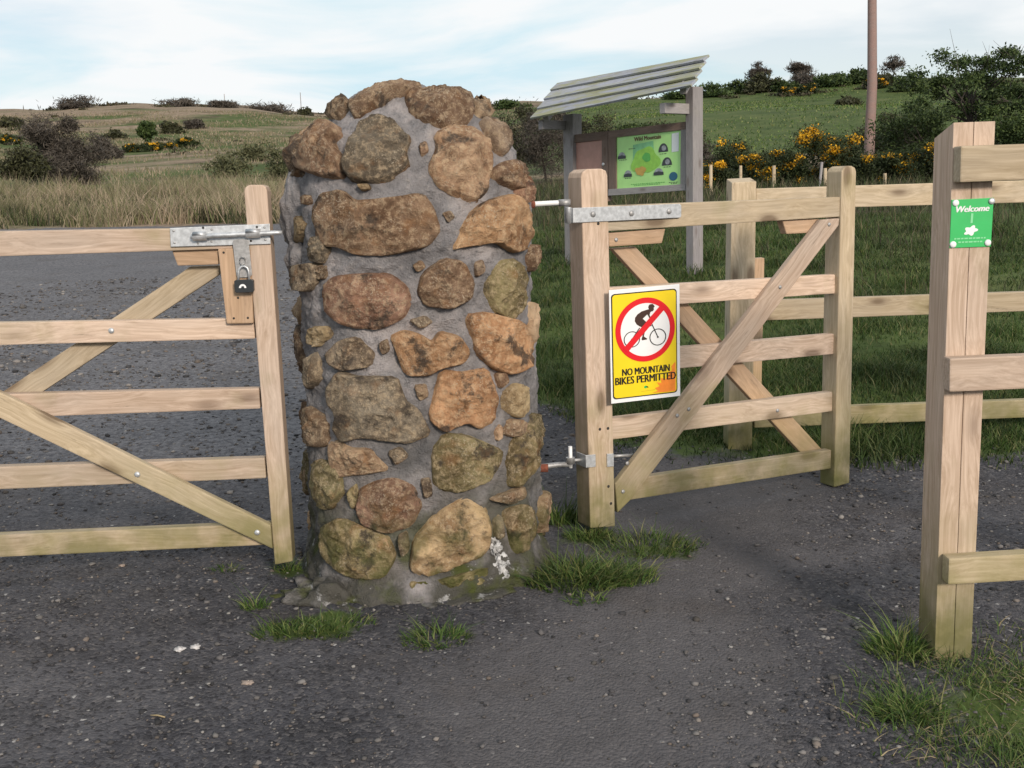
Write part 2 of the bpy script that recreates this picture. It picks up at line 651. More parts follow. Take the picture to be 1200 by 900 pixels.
M_leaf_dark = leafy('leaf_dark', [(.018, .032, .012), (.035, .058, .018), (.055, .085, .025), (.08, .11, .035)])
M_leaf_mid = leafy('leaf_mid', [(.04, .06, .02), (.065, .10, .028), (.1, .135, .04)])
M_leaf_olive = leafy('leaf_olive', [(.03, .03, .018), (.05, .052, .026), (.075, .08, .036)])
M_sallow = leafy('sallow_leaf', [(.075, .08, .04), (.11, .115, .058), (.15, .15, .08)], trans=.2)
M_twig = leafy('twig_brown', [(.04, .034, .029), (.07, .06, .05), (.105, .09, .074)], trans=0)
M_gorse = leafy('gorse_spines', [(.014, .022, .010), (.03, .042, .016), (.05, .065, .024)])
M_blossom = leafy('gorse_blossom', [(.50, .25, .012), (.66, .36, .018), (.78, .47, .03)], trans=.1)
M_bark = simple('bark', (.055, .045, .037), .9, 0, .35, 20)
M_bloom_dry = leafy('dry_grass', [(.17, .135, .095), (.33, .25, .18), (.40, .31, .235), (.16, .18, .075), (.22, .205, .11), (.47, .37, .29)], trans=.2, patch=(.28, (.085, .10, .042), .9))
M_sedge = leafy('dark_sedge', [(.03, .03, .018), (.05, .045, .028), (.035, .055, .018), (.045, .07, .022), (.16, .13, .085)], trans=.1)
M_grass = leafy('green_grass', [(.022, .045, .011), (.04, .08, .018), (.07, .125, .028), (.13, .18, .05), (.2, .19, .08)], rough=.5)
M_grass2 = leafy('lawn_grass', [(.021, .042, .011), (.038, .072, .017), (.064, .108, .025), (.16, .155, .07)], rough=.55, patch=(1.1, (.016, .026, .010), .8))
M_straw = leafy('straw', [(.25, .2, .11), (.35, .28, .17)], trans=.1)
M_pebble = leafy('pebbles', [(.03, .03, .032), (.055, .054, .057), (.09, .086, .09), (.14, .132, .13), (.075, .07, .068), (.2, .19, .185), (.06, .056, .052), (.16, .13, .11), (.27, .26, .25)], rough=.85, trans=0)

# ------------------------------------------------------------------ ground sheet
def build_ground():
    rs = np.concatenate([[0.0], np.geomspace(.8, 9, 120), np.geomspace(9.25, 60, 90)[0:], np.geomspace(62, 420, 80), np.geomspace(450, 1500, 12)])
    az = np.radians(np.concatenate([np.arange(-180, -40, 5), np.arange(-40, 40, .5), np.arange(40, 180, 5)]))
    A, Rr = np.meshgrid(az, rs)
    X = Rr * np.sin(A)
    Y = Rr * np.cos(A)
    Z = ground_np(X, Y)
    rough = np.zeros_like(Z)
    near = (Rr < 10)
    jj = rng.normal(0, 1, Z.shape)
    Z = Z + np.where(near, jj * .003, 0)
    nr, na = X.shape
    V = np.stack([X, Y, Z], -1).reshape(-1, 3)
    i, j = np.meshgrid(np.arange(nr - 1), np.arange(na), indexing='ij')
    j2 = (j + 1) % na
    Fc = np.stack([i * na + j, i * na + j2, (i + 1) * na + j2, (i + 1) * na + j], -1).reshape(-1, 4)
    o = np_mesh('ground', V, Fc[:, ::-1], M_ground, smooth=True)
    # land cover
    x, y = V[:, 0], V[:, 1]
    gravel = gravel_at(x, y)
    r = np.hypot(x, y)
    azd = np.degrees(np.arctan2(x, y))
    right = 1 / (1 + np.exp(-(azd - 1.5) / 2.0))
    # left: reedy verge, then mixed pasture, tan heath high up; right: green field with rough band before it
    gl = np.interp(r, [0, 18, 30, 38, 55, 75, 95, 120, 165, 230, 290, 360, 500], [.95, .8, .4, .54, .68, .64, .36, .62, .58, .42, .24, .12, .12])
    gl = gl + .16 * np.clip((azd + 15) / 10, 0, 1) * np.clip((r - 60) / 60, 0, 1) * np.clip((330 - r) / 80, 0, 1)
    g_r = np.interp(r, [0, 5, 20, 30, 45, 58, 72, 160, 195, 215, 400], [.8, .9, .8, .62, .35, .42, 1.1, 1.1, .75, .4, .3])
    green = gl * (1 - right) + g_r * right
    hl = np.interp(r, [30, 60, 100, 200, 290, 330, 400], [.40, .34, .36, .33, .36, .44, .56])
    hr = np.interp(r, [0, 14, 24, 34, 44, 58, 72, 180, 205, 260], [.28, .40, .62, .66, .5, .35, .12, .12, .5, .55])
    heath = hl * (1 - right) + hr * right
    ca = o.data.attributes.new('cover', 'FLOAT_COLOR', 'POINT')
    c = np.ones((len(V), 4), np.float32)
    c[:, 0], c[:, 1], c[:, 2] = gravel, green, heath
    ca.data.foreach_set('color', c.ravel())
    tag(o, 'gravel path and car park running into grassland and hillside', None, None, 'structure')
    return o


def gravel_at(x, y):
    """1 on the gravel, 0 on grass, sloping over about half a metre"""
    x = np.asarray(x, float)
    y = np.asarray(y, float)
    lim = np.where(x > .15, np.interp(x, [.15, .55, 1.0, 2.0, 4.0], [6.6, 5.55, 5.2, 5.1, 5.0]), 6.6 + (0.15 - x) * 4.4)
    lim = np.clip(lim, -99, 28.5)
    wid = np.where(y > 12, 2.5, .9)
    g = np.clip((lim - y) / wid * .5 + .5, 0, 1)
    # rough corner by the near fence post
    d = np.hypot((x - 1.75) / .85, (y - 2.5) / .5)
    g = np.minimum(g, np.clip((d - .2) * .9, .44, 1))
    for p, r_ in TUFT_SOIL:
        dd = np.hypot(x - p.x, (y - p.y) * 1.2) / r_
        g = np.minimum(g, np.clip(.36 + dd * .34, 0, 1))
    return g


TUFT_SOIL = [(p, r_) for p, r_ in ((on_ground(a, b), c) for a, b, c in
             ((672, 680, .26), (722, 678, .2), (760, 645, .26), (690, 628, .2), (655, 612, .16), (340, 742, .15), (390, 735, .17), (512, 750, .14), (345, 672, .12), (300, 712, .1), (800, 640, .16), (1055, 765, .16), (1065, 838, .16)))]
ground = build_ground()

# ------------------------------------------------------------------ grass makers
def blades(pts, hs, ws, lean, mat, name, parent=None, segs=2, droop=.5, r=None, dirs=None):
    """curved tapered blades, one strip each"""
    r = r or rng
    n = len(pts)
    pts = np.asarray(pts, float)
    az = r.uniform(0, 2 * np.pi, n) if dirs is None else dirs
    d = np.stack([np.cos(az), np.sin(az), np.zeros(n)], -1)
    fa = r.uniform(0, 2 * np.pi, n)
    side = np.stack([np.cos(fa), np.sin(fa), np.zeros(n)], -1)
    rows = []
    for k in range(segs + 1):
        t = k / segs
        out = lean * (t ** 1.7)
        zz = hs * (t - droop * np.minimum(lean / np.maximum(hs, 1e-3), 1.5) * t * t * .5)
        c = pts + d * out[:, None] + np.array([0, 0, 1]) * zz[:, None]
        w = ws * (1 - t * .92) * (1.0 if k else .8)
        rows.append((c - side * w[:, None] * .5, c + side * w[:, None] * .5))
    V = np.concatenate([np.stack([a, b], 1) for a, b in rows], 1)      # n, 2(segs+1), 3
    m = 2 * (segs + 1)
    base = (np.arange(n) * m)[:, None]
    Fc = []
    for k in range(segs):
        Fc.append(base + np.array([2 * k, 2 * k + 1, 2 * k + 3, 2 * k + 2]))
    Fc = np.stack(Fc, 1).reshape(-1, 4)
    return np_mesh(name, V.reshape(-1, 3), Fc, mat, parent)


def tuft(px, py, rad, n, h, label, name='grass_tuft', mat=None, squash=.7, lean=.6, group=None):
    c = on_ground(px, py)
    a = rng.uniform(0, 2 * np.pi, n)
    q = rad * np.sqrt(rng.uniform(0, 1, n))
    x = c.x + q * np.cos(a)
    y = c.y + q * np.sin(a) * squash
    z = ground_np(x, y) - .004
    hs = h * np.exp(rng.normal(-.35, .4, n)) * (1 - .55 * (q / rad) ** 2)
    dirs = a + rng.normal(0, .9, n)
    o = blades(np.stack([x, y, z], -1), hs, rng.uniform(.0035, .0072, n), hs * rng.uniform(.3, 1.3, n) * lean * 1.5, mat or M_grass, name, segs=3, dirs=dirs)
    tag(o, label, 'grass tuft', group)
    return o


# lawn behind the gate, as a mass
def scatter(n, x0, x1, y0, y1, accept):
    x = rng.uniform(x0, x1, n)
    y = rng.uniform(y0, y1, n)
    k = rng.uniform(0, 1, n) < accept(x, y)
    return x[k], y[k]


def clump(x, y, s, seed=0.0):
    """smooth 0..1 patchiness"""
    return .5 + .25 * (np.sin(x * s + 2.1 * np.sin(y * s * .7 + seed)) + np.sin(y * s * 1.3 + 1.7 * np.sin(x * s * .8 + 1 + seed)))


def build_lawn():
    def acc(x, y):
        g = 1 - gravel_at(x, y)
        c = clump(x, y, 2.3) * .7 + clump(x, y, 6.1, 2) * .5
        return np.clip((g - .32) * 3, 0, 1) * np.clip(c * 1.3 - .12, 0.2, 1) * np.clip(9.0 / np.maximum(y, 5), .25, 1)
    x, y = scatter(240000, -2.5, 7, 4.6, 19, acc)
    x2, y2 = scatter(90000, -.6, 4.5, 4.7, 7.6, acc)
    x, y = np.concatenate([x, x2]), np.concatenate([y, y2])
    k = (x < .45 * y + 1) & (x > -.2 * y)
    x, y = x[k], y[k]
    n = len(x)
    hh = (.045 + .13 * clump(x, y, 3.7, 1) ** 2.5) * rng.uniform(.5, 1.3, n)
    o = blades(np.stack([x, y, ground_np(x, y) - .004], -1), hh, rng.uniform(.005, .011, n) * np.clip(y / 7, 1, 1.8), hh * rng.uniform(.2, 1.1, n), M_grass2, 'grass')
    tag(o, 'rough green grass behind the gates', None, None, 'stuff')
    # dark sedge and dead stems in front of the gorse
    def acc2(x, y):
        return np.clip(clump(x, y, 1.1, 3) * 1.4 - .1, 0, 1)
    x, y = scatter(60000, .5, 22, 8.5, 38, acc2)
    k = (x < .55 * y) & (x > .01 * y + .3) & ((y > 13) | (x > .28 * y))
    x, y = x[k], y[k]
    n = len(x)
    hh = rng.uniform(.2, .55, n) * np.interp(y, [8.5, 13, 20, 38], [.5, .55, .85, 1.15])
    o = blades(np.stack([x, y, ground_np(x, y) - .01], -1), hh, rng.uniform(.012, .03, n) * y / 22, hh * rng.uniform(.1, .7, n), M_sedge, 'undergrowth')
    tag(o, 'dark dead sedge below the gorse', None, None, 'stuff')
    # reedy verge on the far side of the car park
    def acc3(x, y):
        e = 1 - gravel_at(x, y)
        return np.clip((e - .45) * 2, 0, 1) * np.clip(.25 + clump(x, y, .9, 4), 0, 1)
    tx, ty = scatter(5200, -25, .8, 24, 46, acc3)
    k = (tx > -.56 * ty - 1) & (tx < -.05 * ty)
    tx, ty = tx[k], ty[k]
    th_ = np.exp(rng.normal(-.38, .38, len(tx))) * (.55 + .7 * clump(tx, ty, .5, 6))
    th_ = np.minimum(th_, 1.35)
    per = 34
    x = np.repeat(tx, per) + rng.normal(0, .17, len(tx) * per)
    y = np.repeat(ty, per) + rng.normal(0, .17, len(tx) * per)
    n = len(x)
    hh = np.repeat(th_, per) * rng.uniform(.45, 1.1, n)
    o = blades(np.stack([x, y, ground_np(x, y) - .01], -1), hh, rng.uniform(.02, .042, n), hh * rng.uniform(.15, .85, n), M_bloom_dry, 'tall_grass')
    tag(o, 'tall dry reedy grass along the car park edge', None, None, 'stuff')
    g = rng.uniform(0, 1, n) < .6
    g &= clump(x, y, .8, 9) > .42
    xx, yy = x[g] + .1, y[g] - .3
    m = len(xx)
    hh = rng.uniform(.25, .75, m)
    o = blades(np.stack([xx, yy, ground_np(xx, yy) - .01], -1), hh, rng.uniform(.02, .04, m), hh * rng.uniform(.1, .6, m), M_sedge, 'low_weeds')
    tag(o, 'dark green weeds among the tall grass', None, None, 'stuff')
    # tussocks on the hillside pasture
    def acc4(x, y):
        return np.clip(clump(x, y, .22, 3) * 1.7 - .45, 0, 1)
    x, y = scatter(120000, -110, 4, 40, 230, acc4)
    k = (x > -.56 * y - 2) & (x < .02 * y)
    x, y = x[k], y[k]
    n = len(x)
    hh = rng.uniform(.15, .5, n)
    o = blades(np.stack([x, y, ground_np(x, y) - .02], -1), hh, rng.uniform(.04, .09, n) * np.clip(y / 60, .7, 2.6), hh * rng.uniform(.2, .8, n), M_bloom_dry, 'pasture_grass')
    tag(o, 'dry tussock grass scattered over the hillside pasture', None, None, 'stuff')
    x, y = scatter(60000, 4, 80, 55, 190, lambda x, y: np.clip(clump(x, y, .17, 8) * 1.8 - .5, 0.03, 1))
    k = (x < .52 * y) & (x > .06 * y)
    x, y = x[k], y[k]
    n = len(x)
    hh = rng.uniform(.08, .28, n)
    o = blades(np.stack([x, y, ground_np(x, y) - .02], -1), hh, rng.uniform(.05, .12, n) * np.clip(y / 70, .8, 2), hh * rng.uniform(.2, 1.0, n), M_grass, 'field_grass')
    tag(o, 'dark rougher grass patches over the green field', None, None, 'stuff')


build_lawn()

# loose stones on the gravel
def build_pebbles():
    n = 62000
    d = 2.0 + 14 * rng.uniform(0, 1, n) ** 1.8
    az = np.radians(rng.uniform(-31, 31, n))
    x, y = d * np.sin(az), d * np.cos(az)
    dens = np.clip(.25 + clump(x, y, 1.9, 5) * .9 - .8 * np.exp(-((x - .36 * y + .78) / .5) ** 2), .07, 1)
    k = (rng.uniform(0, 1, n) < dens) & (gravel_at(x, y) > .4)
    x, y, d = x[k], y[k], d[k]
    n = len(x)
    s = np.exp(rng.normal(math.log(.0037), .5, n)) * np.clip(d / 4.0, .85, 3.0)
    s = np.minimum(s, .013 * np.clip(d / 4.0, 1, 3))
    bm = bmesh.new()
    bmesh.ops.create_icosphere(bm, subdivisions=1, radius=1)
    bm.verts.ensure_lookup_table()
    base = np.array([v.co[:] for v in bm.verts])
    f8 = np.array([[q.index for q in f.verts] for f in bm.faces])
    bm.free()
    V = base[None] * (1 + rng.uniform(-.3, .3, (n, 12, 1))) + rng.uniform(-.2, .2, (n, 12, 3))
    V[:, :, 2] *= rng.uniform(.35, .65, n)[:, None]
    a = rng.uniform(0, 2 * np.pi, n)
    ca, sa = np.cos(a), np.sin(a)
    X = V[:, :, 0] * ca[:, None] - V[:, :, 1] * sa[:, None]
    Y = V[:, :, 0] * sa[:, None] + V[:, :, 1] * ca[:, None]
    V = np.stack([X, Y, V[:, :, 2]], -1) * s[:, None, None]
    V += np.stack([x, y, ground_np(x, y) + s * .22], -1)[:, None]
    Fc = (f8[None] + (np.arange(n) * 12)[:, None, None]).reshape(-1, 3)
    o = np_mesh('gravel', V.reshape(-1, 3), Fc, M_pebble)
    tag(o, 'loose grey gravel chips on the path', None, None, 'stuff')


build_pebbles()

# ------------------------------------------------------------------ stone pillar
PC = at_y(490, 400, 3.86)
PCX, PCY = PC.x, 3.86
PA, PB, PEX, PROT, PTOP = .425, .42, 2.7, R(12), 1.735


def prof(z):
    """half-width factor of the mortar core at height z"""
    b = 1.0 + .05 * max(0, .35 - z) - .03 * max(0, (z - .5))
    t = (z - 1.22) / (PTOP - 1.22)
    if t > 0:
        b *= max(1 - min(t, 1) ** 2.3, 0) ** (1 / 2.0) * .93 + .07 if t < 1 else .0001
        b = max(b, .02)
    return b


def pil_f(p):
    s = prof(p.z)
    x, y = p.x - PCX, p.y - PCY
    c, q = math.cos(PROT), math.sin(PROT)
    u, v = abs(x * c + y * q) / PA, abs(-x * q + y * c) / PB
    return (u ** PEX + v ** PEX) ** (1 / PEX) - s


def pil_n(p, e=.004):
    g = Vector((pil_f(p + Vector((e, 0, 0))) - pil_f(p - Vector((e, 0, 0))),
                pil_f(p + Vector((0, e, 0))) - pil_f(p - Vector((0, e, 0))),
                pil_f(p + Vector((0, 0, e))) - pil_f(p - Vector((0, 0, e)))))
    return g.normalized()


def pil_cast(x, y):
    d = ray(x, y)
    t, best, bt = 2.9, 9, 3.8
    prev = t
    while t < 4.8:
        p = CAM + d * t
        v = pil_f(p) if p.z < PTOP else 5
        if v < best:
            best, bt = v, t
        if v < 0:
            a, b = prev, t
            for _ in range(12):
                m = (a + b) / 2
                q = CAM + d * m
                if (pil_f(q) if q.z < PTOP else 5) < 0:
                    b = m
                else:
                    a = m
            return CAM + d * b
        prev = t
        t += .02
    return CAM + d * bt


def pil_theta(th, z):
    """surface point at bearing th (degrees, -90 faces the camera) and height z"""
    d = Vector((math.cos(R(th)), math.sin(R(th)), 0))
    a, b = 0, .9
    for _ in range(22):
        m = (a + b) / 2
        if pil_f(Vector((PCX, PCY, z)) + d * m) < 0:
            a = m
        else:
            b = m
    return Vector((PCX, PCY, z)) + d * a


def fbm(p, s, o=4):
    return mnoise.fractal(p * s, 1.0, 2.0, o)


pillar = thing('stone_pillar', (PCX, PCY, 0), 'round topped gate pillar of brown field stones set in grey mortar', 'pillar')


def build_core():
    nt, nz = 320, 270
    V, Fc = [], []
    zs = [-.12 + (PTOP + .12 - .002) * (i / (nz - 1)) for i in range(nz)]
    # denser towards the dome
    zs = [z if z < 1.2 else 1.2 + (PTOP - .002 - 1.2) * math.sin((z - 1.2) / (PTOP - .002 - 1.2) * math.pi / 2) for z in zs]
    for z in zs:
        for k in range(nt):
            p = pil_theta(-180 + 360 * k / nt, z)
            n = (p - Vector((PCX, PCY, min(z, 1.2)))).normalized()
            d = -.014 + .014 * fbm(p, 6, 3) + .011 * fbm(p + Vector((7, 1, 3)), 18, 4) + .005 * fbm(p, 70, 3)
            d += .012 * max(0, fbm(p + Vector((3, 9, 1)), 3.1, 2))
            if z < .12:
                d += (.12 - z) * .55 * (.6 + .5 * fbm(p + Vector((1, 4, 2)), 5, 2))
            V.append(p + n * d)
    for i in range(nz - 1):
        for k in range(nt):
            k2 = (k + 1) % nt
            Fc.append((i * nt + k, i * nt + k2, (i + 1) * nt + k2, (i + 1) * nt + k))
    Fc.append(tuple(range((nz - 1) * nt, nz * nt)))
    return mesh_obj('mortar_core', V, Fc, M_mortar, pillar, smooth=True)


build_core()


def chaikin(poly, it=1):
    for _ in range(it):
        out = []
        for i in range(len(poly)):
            a, b = poly[i], poly[(i + 1) % len(poly)]
            out.append((a[0] * .85 + b[0] * .15, a[1] * .85 + b[1] * .15))
            out.append((a[0] * .15 + b[0] * .85, a[1] * .15 + b[1] * .85))
        poly = out
    return poly


def resample(poly, m):
    L = [0]
    n = len(poly)
    for i in range(n):
        a, b = poly[i], poly[(i + 1) % n]
        L.append(L[-1] + math.hypot(b[0] - a[0], b[1] - a[1]))
    out = []
    i = 0
    for k in range(m):
        s = L[-1] * k / m
        while L[i + 1] < s:
            i += 1
        t = (s - L[i]) / max(L[i + 1] - L[i], 1e-9)
        a, b = poly[i], poly[(i + 1) % n]
        out.append((a[0] + (b[0] - a[0]) * t, a[1] + (b[1] - a[1]) * t))
    return out


STONES = {'tan': (.35, .245, .16), 'brown': (.22, .15, .10), 'orange': (.39, .235, .13), 'grey': (.205, .165, .122), 'pink': (.27, .165, .115),
          'olive': (.20, .165, .085), 'dark': (.135, .10, .075), 'sand': (.34, .25, .145)}
_seed = [0]


def stone(poly, mapf, H, colour, facets=3, M=64, N=17, round_=2.6, smooth=True):
    """one rock bedded in the mortar: outline poly mapped onto the core by mapf, bulging H metres"""
    _seed[0] += 1
    sd = _seed[0]
    rr = random.Random(sd * 13 + 1)
    out = resample(chaikin(poly, 1), M)
    cx = sum(p[0] for p in out) / M
    cy = sum(p[1] for p in out) / M
    out = [(cx + (p[0] - cx) * 1.10, cy + (p[1] - cy) * 1.10) for p in out]
    c3 = mapf(cx, cy)
    cn = pil_n(c3)
    u = cn.orthogonal().normalized()
    w = cn.cross(u)
    size = max((mapf(*out[0]) - c3).length, (mapf(*out[M // 3]) - c3).length, (mapf(*out[2 * M // 3]) - c3).length, .03)
    pl = []
    nf_ = facets + 4
    for i in range(nf_):
        a = 2 * math.pi * (i + rr.uniform(-.35, .35)) / nf_
        pl.append((math.cos(a), math.sin(a), rr.uniform(.7, 1.12), rr.uniform(.15, 1.5)))
    pl.append((0, 0, rr.uniform(.8, .95), 0))
    V = []
    off = Vector((sd * 3.7, sd * 1.3, sd * 2.1))
    for i in range(N):
        t = (i + .35) / (N - .65) if i else 0.02
        for k in range(M):
            q = (cx + (out[k][0] - cx) * t, cy + (out[k][1] - cy) * t)
            p = mapf(*q)
            n = pil_n(p)
            n = (n * .6 + cn * .4).normalized()
            h = 1.05 * (1 - t ** (round_ + 2.2) * .97) ** .5 if t < 1 else 0
            d = p - c3
            a, b = d.dot(u) / size, d.dot(w) / size
            for (fa, fb, top, sl) in pl:
                h = min(h, top - sl * (a * fa + b * fb))
            h = h * H * .88
            vd = mnoise.voronoi((p + off) * 15)[0]
            h += .013 * (.45 - vd[0]) if i < N - 2 else 0
            if i < N - 3:
                h = max(h, .012 * H / .05)
            if i == N - 1:
                h = -.035
            elif i == N - 2:
                h = min(h, .012)
            amp = 1 if i < N - 1 else 0
            h += amp * (.10 * H * fbm(p + off, 9, 2) + .0075 * fbm(p + off, 26, 5) + .0075 * (mnoise.ridged_multi_fractal((p + off) * 16, .9, 2.1, 4, 1.0, 2.0) - 1.0) + .003 * fbm(p + off, 90, 2))
            if i < N - 3:
                h = max(h, .009)
            V.append(p + n * h)
    Fc = []
    for i in range(N - 1):
        for k in range(M):
            k2 = (k + 1) % M
            Fc.append((i * M + k, i * M + k2, (i + 1) * M + k2, (i + 1) * M + k))
    Fc.append(tuple(range(M - 1, -1, -1)))
    o = mesh_obj('stone', V, Fc, M_stone, pillar, smooth=smooth)
    c = STONES[colour]
    f = rr.uniform(.85, 1.9)
    g = rr.uniform(-.06, .08)
    o.color = (c[0] * f * (1 + g), c[1] * f, c[2] * f * (1 - g * .3), 1)
    return o


def z1(pts):
    return [(300 + x / 2.811, 80 + y / 2.811) for x, y in pts]


def z2(pts):
    return [(320 + x / 2.572, 380 + y / 2.572) for x, y in pts]


FRONT = [
    (z1([(232, 160), (246, 125), (285, 98), (306, 104), (308, 130), (265, 158)]), .05, 'brown'),
    (z1([(312, 130), (345, 88), (420, 56), (490, 48), (552, 66), (540, 80), (440, 92), (400, 122), (330, 155)]), .06, 'brown'),
    (z1([(495, 95), (512, 75), (640, 70), (700, 82), (714, 150), (680, 180), (620, 188), (560, 175), (515, 140)]), .062, 'brown'),
    (z1([(715, 92), (742, 100), (780, 146), (770, 162), (735, 150), (714, 115)]), .04, 'tan'),
    (z1([(738, 172), (785, 168), (818, 185), (838, 218), (835, 258), (815, 288), (785, 265), (755, 215)]), .06, 'grey'),
    (z1([(292, 332), (318, 240), (340, 180), (400, 155), (450, 170), (508, 232), (490, 270), (505, 325), (420, 372), (320, 365)]), .075, 'grey'),
    (z1([(575, 320), (600, 260), (592, 222), (640, 193), (700, 195), (766, 240), (776, 330), (757, 402), (725, 440), (650, 412), (600, 380)]), .075, 'tan'),
    (z1([(780, 335), (820, 305), (875, 315), (893, 345), (888, 398), (850, 395), (785, 362)]), .055, 'brown'),
    (z1([(135, 240), (200, 195), (270, 192), (280, 222), (252, 250), (285, 300), (280, 352), (220, 352), (140, 330)]), .085, 'brown'),
    (z1([(190, 480), (220, 420), (290, 405), (330, 440), (440, 430), (540, 415), (572, 460), (597, 530), (560, 582), (430, 612), (330, 610), (270, 582), (215, 585), (200, 540)]), .06, 'tan'),
    (z1([(640, 600), (700, 490), (760, 440), (850, 418), (893, 480), (908, 550), (888, 590), (845, 605), (790, 570), (700, 587)]), .07, 'orange'),
    (z1([(228, 720), (260, 690), (330, 682), (430, 680), (490, 720), (507, 770), (480, 822), (400, 857), (310, 850), (240, 806)]), .07, 'pink'),
    (z1([(535, 740), (550, 680), (620, 630), (680, 640), (717, 700), (702, 760), (640, 790), (560, 780)]), .06, 'brown'),
    (z1([(755, 720), (800, 640), (860, 630), (888, 680), (882, 790), (840, 835), (790, 800)]), .055, 'olive'),
    (z1([(118, 715), (125, 650), (200, 640), (205, 700), (180, 735), (132, 728)]), .05, 'grey'),
    (z1([(170, 600), (200, 548), (237, 590), (222, 640), (185, 642)]), .045, 'grey'),
    (z1([(105, 510), (130, 480), (152, 520), (128, 590), (104, 560)]), .022, 'sand'),
    (z1([(150, 425), (165, 415), (172, 440), (158, 450)]), .014, 'brown'),
    (z2([(160, 92), (200, 50), (250, 40), (302, 85), (296, 125), (210, 138), (165, 118)]), .04, 'grey'),
    (z2([(358, 40), (400, 22), (450, 35), (480, 55), (500, 25), (560, 40), (587, 80), (572, 115), (500, 132), (470, 152), (400, 150), (380, 92)]), .045, 'orange'),
    ([(548, 370), (575, 368), (610, 378), (621, 400), (618, 424), (600, 438), (575, 430), (560, 415)], .06, 'orange'),
    (z2([(170, 200), (200, 148), (260, 163), (370, 163), (392, 230), (432, 260), (467, 332), (400, 357), (340, 345), (270, 337), (210, 350), (190, 310), (200, 270), (175, 240)]), .055, 'grey'),
    (z2([(478, 262), (510, 143), (580, 150), (640, 133), (670, 220), (662, 292), (620, 312), (580, 290), (520, 322), (485, 292)]), .055, 'orange'),
    (z2([(695, 212), (740, 178), (772, 200), (772, 267), (740, 282), (700, 252)]), .04, 'sand'),
    (z2([(690, 330), (720, 288), (768, 290), (760, 330), (720, 340)]), .035, 'tan'),
    (z2([(710, 402), (730, 350), (785, 302), (797, 350), (786, 430), (740, 487), (712, 484)]), .05, 'olive'),
    (z2([(166, 360), (190, 353), (230, 375), (290, 376), (347, 440), (260, 452), (190, 457), (170, 420)]), .045, 'tan'),
    (z2([(485, 382), (520, 333), (580, 338), (697, 385), (682, 420), (640, 472), (560, 502), (490, 497)]), .055, 'olive'),
    (z2([(250, 545), (262, 500), (310, 478), (370, 468), (420, 490), (447, 545), (420, 602), (350, 624), (268, 606)]), .065, 'pink'),
    (z2([(420, 740), (430, 650), (480, 590), (540, 543), (590, 523), (642, 560), (657, 620), (640, 690), (560, 727), (470, 762)]), .065, 'sand'),
    (z2([(700, 572), (760, 540), (795, 580), (792, 640), (760, 680), (725, 692), (715, 620)]), .05, 'sand'),
    (z2([(655, 530), (690, 513), (755, 488), (762, 510), (720, 542)]), .03, 'tan'),
    (z2([(88, 262), (112, 247), (160, 312), (155, 370), (92, 362)]), .04, 'brown'),
    (z2([(110, 8), (155, 8), (165, 40), (132, 68), (108, 62)]), .035, 'sand'),
    (z2([(98, 190), (106, 112), (130, 80), (136, 160), (114, 195)]), .04, 'grey'),
    (z2([(112, 445), (135, 405), (200, 440), (212, 500), (170, 562), (118, 530)]), .045, 'olive'),
    (z2([(140, 620), (200, 588), (340, 640), (362, 700), (330, 762), (240, 762), (150, 700)]), .045, 'olive'),
    (z2([(300, 652), (338, 640), (356, 670), (330, 690), (302, 686)]), .03, 'sand'),
    (z2([(405, 775), (470, 772), (600, 742), (650, 735), (645, 775), (560, 800), (420, 806)]), .05, 'olive'),
    (z2([(600, 0), (640, -10), (655, 8), (640, 30), (610, 22)]), .02, 'brown'),
    (z1([(612, 478), (640, 468), (655, 492), (632, 510)]), .02, 'grey'),
    (z1([(515, 650), (545, 632), (560, 655), (530, 672)]), .02, 'tan'),
    (z1([(535, 250), (560, 240), (570, 275), (545, 290)]), .022, 'brown'),
    (z1([(720, 640), (745, 630), (752, 670), (728, 690)]), .022, 'grey'),
    (z1([(195, 660), (225, 650), (232, 690), (205, 700)]), .022, 'brown'),
    (z1([(330, 382), (372, 380), (380, 398), (345, 402)]), .018, 'sand'),
    (z1([(505, 830), (560, 815), (585, 838), (540, 858)]), .02, 'grey'),
    (z2([(318, 55), (345, 45), (352, 80), (328, 95)]), .022, 'brown'),
    (z2([(425, 185), (462, 180), (470, 215), (440, 235)]), .022, 'tan'),
    (z2([(345, 385), (385, 372), (410, 400), (370, 425)]), .025, 'grey'),
    (z2([(445, 470), (475, 465), (480, 515), (455, 525)]), .022, 'dark'),
    (z2([(228, 500), (250, 480), (256, 540), (236, 560)]), .022, 'olive'),
    (z2([(375, 640), (405, 625), (412, 680), (385, 700)]), .025, 'dark'),
    (z2([(672, 150), (700, 140), (712, 175), (682, 195)]), .02, 'brown'),
    (z2([(668, 590), (690, 575), (698, 640), (675, 650)]), .02, 'grey'),
    (z2([(672, 320), (688, 300), (690, 345), (676, 352)]), .018, 'tan'),
]
for poly, H, c in FRONT:
    big = max(p[0] for p in poly) - min(p[0] for p in poly)
    stone(poly, pil_cast, H, c, facets=4, M=100 if big > 45 else 64, N=26 if big > 45 else 16, round_=4.5 if c in ('orange', 'olive', 'sand') else 3.4)


def theta_stone(th, z, w, h, H, c):
    rr = random.Random(int(th * 7 + z * 1000))
    poly = []
    m = rr.choice((6, 7, 8))
    for k in range(m):
        a = 2 * math.pi * k / m + rr.uniform(-.25, .25)
        q = rr.uniform(.82, 1.12)
        poly.append((th + math.cos(a) * q * math.degrees(w / .43) / 2, z + math.sin(a) * q * h / 2))
    stone(poly, lambda a, b: pil_theta(a, min(max(b, -.05), PTOP - .03)), H, c, facets=3, M=48, N=13, round_=3.6)


# silhouettes seen at the edges of the pillar
theta_stone(-160, 1.475, .17, .16, .11, 'brown')

